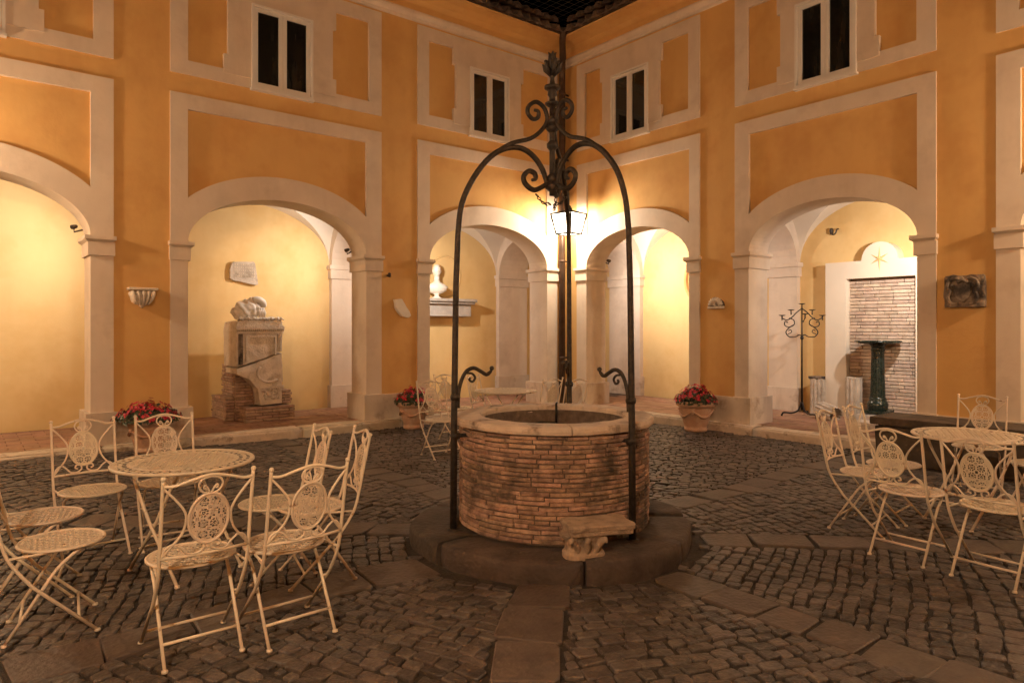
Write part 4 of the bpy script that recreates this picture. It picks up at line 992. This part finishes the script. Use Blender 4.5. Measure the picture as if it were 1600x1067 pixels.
# draped torso fragment on the altar
tor = thing('torso_fragment', 'pale marble draped torso fragment lying on top of the altar', 'sculpture', (-5.20, 1.10, 1.575), R(0))
bm = bmesh.new(); bmesh.ops.create_icosphere(bm, subdivisions=5, radius=1)
for v in bm.verts:
    p = v.co.copy(); s = Vector((p.x * .215, p.y * .15, p.z * .165))
    s.x += .045 * p.z
    fold = math.sin(17 * (p.x * .75 + p.z * .45) + 3.5 * noise.noise(p * 1.7)) * .012 * (.4 + abs(noise.noise(p * 2.3)) * 2) * (1 if p.y < .3 else .3)
    s *= 1 + fold / .16 + .09 * noise.noise(p * 2.2) + .03 * noise.noise(p * 7)
    if p.x > .25 and p.z > .1: s.z *= .80
    s.z = max(s.z, -.135); v.co = s + Vector((-.02, 0, .13))
MB().bm(bm, True).build('draped_body', 'whitemarble', tor)
b = MB(); b.tube(smooth_path([(.02, -.08, .27), (.10, -.10, .275), (.165, -.09, .235), (.19, -.06, .18)], 3), [.045, .05, .052, .052, .05, .05, .048, .045, .04, .03], 10)
for k in range(4): a = -.4 + .25 * k; b.tube([(.10 + k * .022, -.125 + .012 * abs(k - 1.5), .16), (.105 + k * .024, -.135, .09), (.11 + k * .02, -.115, .01)], [.013, .018, .012], 6)
b.build('arm_fold', 'whitemarble', tor)
# tablet on the wall
def wall_slab(name, label, cat, poly, y0, y1, m, amp=.006, seed=1, fnn=None, cuts=4):
    q = MB(); q.prism(poly, fnn or (lambda a, z, t: (a, t, z)), y0, y1); me = q.mesh('tmp', m); bm = bmesh.new(); bm.from_mesh(me); bpy.data.meshes.remove(me)
    bmesh.ops.triangulate(bm, faces=[f for f in bm.faces if len(f.verts) > 4]); bmesh.ops.subdivide_edges(bm, edges=bm.edges[:], cuts=cuts, use_grid_fill=True); bm.normal_update()
    for v in bm.verts: v.co += v.normal * amp * (noise.noise(v.co * 9 + Vector((seed, 0, 0))) + .5 * noise.noise(v.co * 25))
    return tag(MB().bm(bm).build(name, m), label, cat)
tb = wall_slab('stone_tablet', 'pale broken inscribed stone tablet on the wall above the altar', 'tablet', [(-5.245, 2.20), (-5.25, 2.33), (-5.225, 2.43), (-5.19, 2.455), (-4.90, 2.475), (-4.875, 2.45), (-4.83, 2.125), (-4.86, 2.11), (-5.20, 2.175)], 1.83, 1.91, 'oldmarble')
b = MB(); q = random.Random(2)
for r_ in range(5):
    x = -5.19
    while x < -4.92 + .012 * r_:
        b.box(x, x + q.uniform(.006, .022), 1.819, 1.825, 2.405 - r_ * .045, 2.43 - r_ * .045); x += .032
b.build('worn_lettering', 'travertine', tb)
# round niche, console and bust in the bay beside the corner
nich = thing('wall_niche', 'round moulded niche behind the marble bust', 'niche', (-1.32, 1.9, 2.42))
b = MB(); b.tube([(.34 * math.cos(a), -.008, .38 * math.sin(a)) for a in [2 * PI * k / 48 for k in range(48)]], .018, 8, True); b.build('ring_moulding', 'yellow', nich)
b = MB(); n = 40; v = [(0, -.012, 0)] + [(.335 * math.cos(2 * PI * k / n), -.006, .375 * math.sin(2 * PI * k / n)) for k in range(n)]; b.add(v, [(0, 1 + k, 1 + (k + 1) % n) for k in range(n)], True); b.build('niche_field', 'yellow', nich, fix=False)
sh = thing('wall_shelf', 'grey marble console shelf carrying the bust', 'shelf', (0, 0, 0))
b = MB(); b.bbox(-2.05, -.80, 1.56, 1.895, 1.93, 1.985, .008); b.bbox(-2.03, -.82, 1.60, 1.895, 1.885, 1.928, .008); b.build('shelf_top', 'greymarble', sh)
b = MB(); b.bbox(-2.0, -.88, 1.66, 1.895, 1.66, 1.884, .006); b.build('shelf_block', 'greymarble', sh)
bust = thing('marble_bust', 'white marble bust on the shelf, partly hidden by the pier', 'bust', (-1.60, 1.74, 1.986), R(-20)); bust.scale = (.86, .86, .88)
b = MB(); b.lathe([(0, 0), (.10, 0), (.10, .02), (.075, .03), (.05, .06), (.055, .085), (.08, .10), (0, .11)], 20); b.build('socle', 'whitemarble', bust)
bm = bmesh.new(); bmesh.ops.create_icosphere(bm, subdivisions=4, radius=1)
for v in bm.verts:
    p = v.co.copy(); z = p.z
    if z < .1: s = Vector((p.x * .235, p.y * .13, z * .15))
    else:
        k = min(1, (z - .1) / .5); s = Vector((p.x * (.235 - .14 * k), p.y * (.13 - .02 * k), z * .17))
    s += Vector((0, 0, .24)); s *= 1; 
    f_ = .008 * math.sin(30 * (p.x * .7 + p.z)) if z < .5 else 0
    v.co = s + Vector((p.x, p.y, 0)) * f_
MB().bm(bm, True).build('draped_chest', 'whitemarble', bust)
bm = bmesh.new(); bmesh.ops.create_icosphere(bm, subdivisions=4, radius=1)
for v in bm.verts:
    p = v.co.copy(); s = Vector((p.x * .088, p.y * .105, p.z * .135))
    if p.z < -.2: s.x *= 1 - .3 * (-p.z - .2); s.y *= 1 - .1 * (-p.z)
    if p.y < -.6 and abs(p.x) < .25: s.y -= .03 * max(0, 1 - abs(p.z + .05) / .25) * (1 - abs(p.x) / .25)            # nose
    if p.y < -.5 and .05 < p.z < .28 and .18 < abs(p.x) < .55: s.y += .012                                     # eye sockets
    if p.y < -.6 and abs(p.z + .42) < .06: s.y += .008                                                        # mouth
    if p.z > .3 or p.y > .1: s *= 1 + .05 * noise.noise(p * 7) + .05                                            # hair
    v.co = s + Vector((0, 0, .575))
b = MB().bm(bm, True); b.tube([(0, .01, .36), (0, 0, .42), (0, 0, .50)], [.075, .058, .06], 14)
for sx in (-1, 1): b.tube([(sx * .087, .01, .60), (sx * .098, .02, .575), (sx * .086, .005, .54)], [.01, .014, .008], 6)
b.build('head', 'whitemarble', bust)
# oval niche in the first right bay, edge seen past the pier
nich2 = thing('oval_niche', 'ochre oval niche just visible past the pier right of the well', 'niche', (2.05, -1.42, 2.32))
b = MB(); n = 40
for (r_, x) in ((1.0, .0), (1.0, -.06), (.86, -.06), (.80, -.02)):
    for k in range(n): b.v.append((x, r_ * .34 * math.cos(2 * PI * k / n), r_ * .42 * math.sin(2 * PI * k / n)))
for j in range(3):
    for k in range(n): b.f.append((j * n + k, j * n + (k + 1) % n, (j + 1) * n + (k + 1) % n, (j + 1) * n + k))
b.f.append(tuple(3 * n + k for k in range(n))); b.sm = [False] * len(b.f); b.build('niche_ring', 'ochre', nich2)

# =================================================================== FRAGMENTS ON THE FACADE
cb = thing('carved_corbel', 'pale carved leaf corbel on the ochre strip left of the altar arch', 'corbel', (-6.80, 0, 1.80))
b = MB(); b.bbox(-.155, .155, -.13, .01, .085, .115, .006); b.build('corbel_top', 'marble', cb)
bm = bmesh.new(); bmesh.ops.create_icosphere(bm, subdivisions=5, radius=1)
for v in bm.verts:
    p = v.co.copy(); s = Vector((p.x * .145 * (1 + .15 * p.z), min(p.y, .1) * .12, p.z * .11)); s.x *= (.62 + .38 * min(1, (p.z + 1) / 1.3)); lob = math.cos(9 * math.atan2(p.x, -p.z + 1.4) * 1.6)
    s *= 1 + .08 * lob + .06 * noise.noise(p * 6); v.co = s
MB().bm(bm, True).build('carved_leaves', 'marble', cb)
b = MB()
for k in range(5):
    x = -.11 + .055 * k; b.tube(smooth_path([(x, -.10, .075), (x * .95, -.135, .04), (x * .75, -.125, -.03), (x * .45, -.09, -.085)], 3), [.016, .017, .018, .018, .017, .016, .015, .013, .011, .009], 6)
b.build('leaf_ribs', 'marble', cb)
wall_slab('marble_fragment', 'small pale marble fragment on the strip left of the middle pot', 'stone fragment', [(-3.475, 1.865), (-3.36, 1.875), (-3.235, 1.69), (-3.215, 1.63), (-3.25, 1.60), (-3.35, 1.62), (-3.42, 1.69), (-3.45, 1.74)], -.07, .01, 'whitemarble', .007, 4)
shl = thing('shell_relief', 'small pale shell shaped relief on the strip right of the well', 'relief', (0, -3.175, 1.77))
b = MB(); b.bbox(-.06, .005, -.125, .125, -.05, -.012, .006); b.build('base_strip', 'marble', shl)
b = MB()
for k in range(9):
    a = PI * (k + .5) / 9; b.tube([(-.03, .035 * math.cos(a), .0 + .02 * math.sin(a)), (-.055, .085 * math.cos(a), .07 * math.sin(a)), (-.035, .118 * math.cos(a), .112 * math.sin(a))], [.008, .020, .015], 6)
b.lathe([(0, -.02), (.03, 0), (0, .03)], 8, (-.045, 0))
b.build('shell_ribs', 'marble', shl)
b = MB(); b.prism([(.13 * math.cos(PI * k / 16), .12 * math.sin(PI * k / 16) - .012) for k in range(17)], lambda a, z, t: (t, a, z), -.028, .004); b.build('shell_back', 'darkmarble', shl)
arm = thing('coat_of_arms', 'blackened square stone carved with a coat of arms at the right', 'relief', (0, -6.305, 1.84))
b = MB().bm(rough_block((-.085, .01, -.185, .185, -.17, .17), .022, 5, 5, 9)); b.build('stone_block', 'darkmarble', arm)
b = MB()
b.prism([(-.075, .07), (.075, .07), (.08, -.02), (.05, -.08), (0, -.115), (-.05, -.08), (-.08, -.02)], lambda a, z, t: (t, a, z), -.115, -.07)
b.build('shield', 'darkmarble', arm)
b = MB()
for sx in (-1, 1):
    b.tube(smooth_path([(-.09, sx * .02, .12), (-.105, sx * .07, .14), (-.10, sx * .13, .11), (-.105, sx * .145, .04), (-.10, sx * .115, .0), (-.105, sx * .14, -.06), (-.095, sx * .11, -.12), (-.09, sx * .05, -.135)], 3), .018, 6)
    b.tube([(-.09, sx * .12, .07), (-.11, sx * .10, .05), (-.09, sx * .095, .09)], .014, 6)
b.tube([(-.10, -.05, .10), (-.11, 0, .125), (-.10, .05, .10)], .02, 6); b.build('scroll_border', 'darkmarble', arm)
for (y_, z_, x_) in ((0.0, 2.215, 0),):
    hk = MB(); hk.tube([(-3.56, .0, z_), (-3.56, -.05, z_), (-3.56, -.06, z_ + .03)], .014, 6); hk.lathe([(0, z_ - .03), (.022, z_ - .02), (.022, z_ + .03), (0, z_ + .04)], 8, (-3.56, -.05)); tag(hk.build('iron_hook', 'iron'), 'small rusty iron hook above the marble fragment', 'hook')

# =================================================================== UNDER THE RIGHT ARCADE
door = thing('walled_doorway', 'white doorway surround with star, filled with thin bricks', 'doorway', (0, 0, 0))
D0, D1, D2, D3 = 3.83, 4.14, 5.10, 5.41; zt, zi = 2.428, 2.174; cs_ = 4.62
n = 20
poly = [(D0, ZF), (D0, zt), (cs_ - .27, zt)] + [(cs_ - .245 * math.cos(PI * k / n), zt + .01 + .245 * math.sin(PI * k / n)) for k in range(n + 1)] + [(cs_ + .27, zt), (D3, zt), (D3, ZF), (D2, ZF), (D2, zi), (D1, zi), (D1, ZF)]
def fr(a, z, t): return (t, -a, z)
b = MB()
b.prism([(D0, ZF), (D0, zt), (D1, zt), (D1, ZF)], fr, BR - .21, BR + .01); b.prism([(D2, ZF), (D2, zt), (D3, zt), (D3, ZF)], fr, BR - .21, BR + .01)
b.prism([(D1, zi), (D1, zt), (D2, zt), (D2, zi)], fr, BR - .21, BR + .01)
b.prism([(cs_ - .27, zt + .001)] + [(cs_ - .25 * math.cos(PI * k / n), zt + .012 + .245 * math.sin(PI * k / n)) for k in range(n + 1)] + [(cs_ + .27, zt + .001)], fr, BR - .21, BR + .01)
b.build('surround', 'whiteplaster' if 'whiteplaster' in M else 'vault', door)
b = MB(); X_ = BR - .212
zs_ = 2.44; v = [(X_ - .022, -cs_, zs_)]
for k in range(12): a = PI / 2 + 2 * PI * k / 12; r_ = (.185 if k % 6 == 0 else .145) if k % 2 == 0 else .032; v.append((X_, -(cs_ - r_ * math.cos(a)), zs_ + r_ * math.sin(a)))
b.add(v, [(0, 1 + k, 1 + (k + 1) % 12) for k in range(12)]); b.build('star', 'yellow', door)
b = MB(); b.box(BR - .055, BR - .004, -D2, -D1, ZF, zi); b.build('mortar_bed', 'palemortar', door)
b = MB(); b.bbox(-.022, .022, -.11, .11, -.0215, .0215, .004); pbr = b.mesh('pale_brick', 'palebrick')
hc = .0505; z = ZF + .01; r_ = 0; qq = random.Random(12)
while z < zi - .045:
    s = D1 - (.12 if r_ % 2 else qq.uniform(.0, .06))
    while s < D2 - .03:
        ln = qq.uniform(.19, .27); a, e = max(s, D1) + .003, min(s + ln, D2) - .003
        if e - a > .03: inst(pbr, 'brick', door, (BR - .072 + qq.uniform(-.008, .008), -(a + e) / 2, z + .0215), (0, 0, qq.uniform(-.012, .012)), (1, (e - a) / .22, 1))
        s += ln
    z += hc; r_ += 1
# candelabrum
cp = gpt(1253, 651, ZF); cand = thing('candelabrum', 'tall black iron candelabrum with scrolled arms left of the star doorway', 'candelabrum', (cp.x, cp.y, ZF), TH - PI / 2)
cdp = (Vector((cp.x, cp.y, 0)) - CAM).dot(DV)
def cz(v_): return HC - (v_ - Y0) / F * cdp - ZF
def cx_(u_): return (u_ - 1253) / F * cdp
b = MB(); b.tube([(0, 0, .10), (0, 0, cz(530)), (0, 0, cz(480))], [.016, .011, .010], 8); b.build('stem', 'blackiron', cand)
for k in range(3):
    a = R(-90 + 120 * k + 20); d_ = Vector((math.cos(a), math.sin(a), 0)); b = MB()
    b.tube(smooth_path([Vector((0, 0, .22)) + d_ * .012, Vector((0, 0, .10)) + d_ * .05, Vector((0, 0, .055)) + d_ * .14, Vector((0, 0, .06)) + d_ * .22, Vector((0, 0, .055)) + d_ * .27, Vector((0, 0, .008)) + d_ * .29], 3), .013, 6); b.build('foot', 'blackiron', cand)
cups = [(1253, 475), (1236, 484.5), (1269, 484.5), (1222, 493), (1285, 493), (1253.5, 491)]
for i, (u_, v_) in enumerate(cups):
    b = MB(); off = (0, -.10)[i == 5]; z = cz(v_)
    b.lathe([(0, z - .01), (.02, z - .008), (.042, z), (.052, z + .008), (.042, z + .006), (0, z + .004)], 14, (cx_(u_), off)); b.tube([(cx_(u_), off, z), (cx_(u_), off, z - .07)], .009, 6); b.build('candle_cup', 'blackiron', cand)
for sx in (-1, 1):
    b = MB(); g_ = lambda u_, v_: Vector((sx * cx_(1253 + u_), 0, cz(v_)))
    b.tube(smooth_path([g_(0, 482), g_(8, 488), g_(16, 496), g_(24, 500), g_(32, 496)], 4), .008, 6)
    b.tube(smooth_path([g_(20, 497), g_(13, 500), g_(12, 507), g_(20, 511), g_(27, 508), g_(26, 502), g_(22, 504)], 4), .0075, 6)
    b.tube(smooth_path([g_(12, 507), g_(20, 512), g_(25, 519), g_(20, 526), g_(10, 526), g_(4, 523), g_(0, 526)], 4), .008, 6)
    b.tube(smooth_path([g_(22, 522), g_(16, 519), g_(18, 515), g_(21, 517)], 4), .006, 6)
    b.build('scroll_arm', 'blackiron', cand)
b = MB(); b.lathe([(.012, cz(531)), (.026, cz(529)), (.026, cz(527)), (.012, cz(525))], 10); b.tube([(0, -.10, cz(497)), (0, -.05, cz(503)), (0, 0, cz(500))], .007, 6); b.build('collar', 'blackiron', cand)
# green marble stand
dep = 9.80; gp = vpt(1371.5, 645, dep); stand = thing('marble_stand', 'dark green marble column stand with flat top before the bricked doorway', 'stand', (gp.x, gp.y, 0))
def gzv(v_): return HC - (v_ - Y0) / F * dep
pxm = dep / F
b = MB(); b.bbox(-.16, .16, -.16, .16, gzv(645), gzv(640.5), .006); b.lathe([(13.5 * pxm, gzv(640)), (14.5 * pxm, gzv(636)), (15 * pxm, gzv(631)), (13 * pxm, gzv(627)), (12 * pxm, gzv(625)), (12.3 * pxm, gzv(622)), (10.6 * pxm, gzv(620))], 24); b.build('base', 'green', stand)
b = MB(); n = 40
for (r_, v_) in ((10.8, 621), (10.2, 600), (9.5, 570), (9.0, 549)):
    for k in range(n): a = 2 * PI * k / n; rr_ = r_ * pxm * (1 - .05 * (k % 4 == 0)); b.v.append((rr_ * math.cos(a), rr_ * math.sin(a), gzv(v_)))
for j in range(3):
    for k in range(n): b.f.append((j * n + k, j * n + (k + 1) % n, (j + 1) * n + (k + 1) % n, (j + 1) * n + k))
b.sm = [False] * len(b.f); b.build('shaft', 'green', stand)
b = MB(); b.lathe([(9 * pxm, gzv(549)), (10.3 * pxm, gzv(547.5)), (9.2 * pxm, gzv(545)), (10 * pxm, gzv(540)), (13 * pxm, gzv(537.5)), (0, gzv(537.5))], 24); b.build('capital', 'green', stand)
b = MB(); b.lathe([(0, gzv(537.3)), (26 * pxm, gzv(537)), (33 * pxm, gzv(534.5)), (33.5 * pxm, gzv(533)), (32 * pxm, gzv(532)), (0, gzv(532))], 40); b.build('top_plate', 'green', stand)
pb = MB().bm(rough_block((-.26, .30, -.28, .24, -.06, .105), .008, 4, 2, 5)); po = pb.build('stone_plinth', 'greymarble'); po.location = (gp.x, gp.y, ZF); po.rotation_euler = (0, 0, R(10)); tag(po, 'low grey stone block under the green marble stand', 'stone block')
def fluted(r, h, n=14, seed=0, r2=None, brk=.03):
    b = MB(); m = n * 4; L_ = 10; r2 = r2 or r
    for j in range(L_ + 1):
        for k in range(m):
            a = 2 * PI * k / m; fl_ = (0, .11, .16, .11)[k % 4]; rr_ = (r + (r2 - r) * j / L_) * (1 - fl_); z = h * j / L_
            if j == L_: z += brk * noise.noise((math.cos(a) * 2 + seed, math.sin(a) * 2, 1))
            b.v.append((rr_ * math.cos(a), rr_ * math.sin(a), z))
    for j in range(L_):
        for k in range(m): b.f.append((j * m + k, j * m + (k + 1) % m, (j + 1) * m + (k + 1) % m, (j + 1) * m + k))
    b.f.append(tuple(L_ * m + k for k in range(m))); b.sm = [False] * len(b.f); return b
def rwp(u, X): # point on plane X at column u
    dd = DV + RV * ((u - 800) / F); k = (X - CAM.x) / dd.x; return CAM + dd * k
q = rwp(1279, 1.82); c1 = thing('fluted_column', 'leaning fluted pale column stump behind the candelabrum', 'column', (q.x, q.y, ZF)); c1.rotation_euler = (R(0), R(7), R(25))
fluted(.125, .54, seed=1).build('fluted_shaft', 'oldmarble', c1); b = MB(); b.lathe([(.11, .53), (.15, .55), (.15, .585), (.0, .59)], 4); b.build('top_slab', 'darkmarble', c1)
q = rwp(1334, 1.78); c2 = thing('fluted_column', 'upright fluted pale column stump left of the green stand', 'column', (q.x, q.y, ZF), R(20)); fluted(.115, .60, 11, 2).build('fluted_shaft', 'oldmarble', c2)
q = rwp(1294, 1.35); c3 = thing('fluted_column', 'short fluted pale column drum lying on the loggia floor', 'column', (q.x, q.y, ZF + .115)); c3.rotation_euler = (0, R(78), R(70)); o_ = fluted(.115, .30, 13, 3); o_.v = [(a, b_, c_ - .15) for a, b_, c_ in o_.v]; o_.build('fluted_shaft', 'oldmarble', c3)
b = MB().bm(rough_block((-.18, .18, -.13, .13, 0, .11), .02, 4, 7, 5), True); q = rwp(1352, .75); o_ = b.build('stone_lump', 'marble'); o_.location = (q.x, q.y, ZF); tag(o_, 'low pale stone lump on the floor left of the trough', 'stone')
# dark stone trough along the right wall
tr = thing('stone_trough', 'long low dark stone trough along the wall behind the right table', 'trough', (-.47, -7.2, 0))
b = MB().bm(rough_block((-.27, .27, -1.62, 1.53, -.02, .42), .012, 6, 3, 2.5)); b.build('trough_body', 'troughstone', tr)
b = MB().bm(rough_block((-.30, .29, -1.66, 1.57, .41, .49), .010, 6, 6, 3)); b.build('trough_lid', 'troughstone', tr)

# small iron lamp bracket on the back wall beside the star doorway
fx = rwp(1304, BR - .02); fz = 2.93
hk = thing('wall_bracket', 'small dark iron bracket high on the wall left of the star doorway', 'bracket', (BR, fx.y, fz))
b = MB(); b.lathe([(0, -.05), (.02, -.045), (.028, .02), (.02, .045), (0, .05)], 10, (-.05, .035)); b.build('bracket_head', 'lampmetal', hk)
b = MB(); b.tube(smooth_path([(0, -.05, .03), (-.05, -.05, .02), (-.06, -.03, -.04), (-.05, .02, -.05), (-.05, .035, .0)], 3), .011, 6); b.build('bracket_arm', 'lampmetal', hk)
# iron clamp and hanger over the rim inside the well
a_ = TH + R(-6); c_ = Vector((math.cos(a_), math.sin(a_), 0)); e_ = Vector((-c_.y, c_.x, 0))
cl = thing('rim_clamp', 'iron clamp hooked over the far rim of the well', 'clamp', WELL)
b = MB(); b.tube([c_ * .62 + Vector((0, 0, ZR1 + .008)), c_ * .50 + Vector((0, 0, ZR1 + .010)), c_ * .487 + Vector((0, 0, ZR1 - .03)), c_ * .485 + Vector((0, 0, ZR1 - .16))], .009, 6); b.build('hook_bar', 'blackiron', cl)
b = MB(); q_ = c_ * .44 - e_ * -.07; b.lathe([(.0, .58), (.035, .58), (.04, .70), (.075, .71), (.075, .725), (.0, .725)], 14, (q_.x, q_.y)); b.build('hanging_weight', 'blackiron', cl)
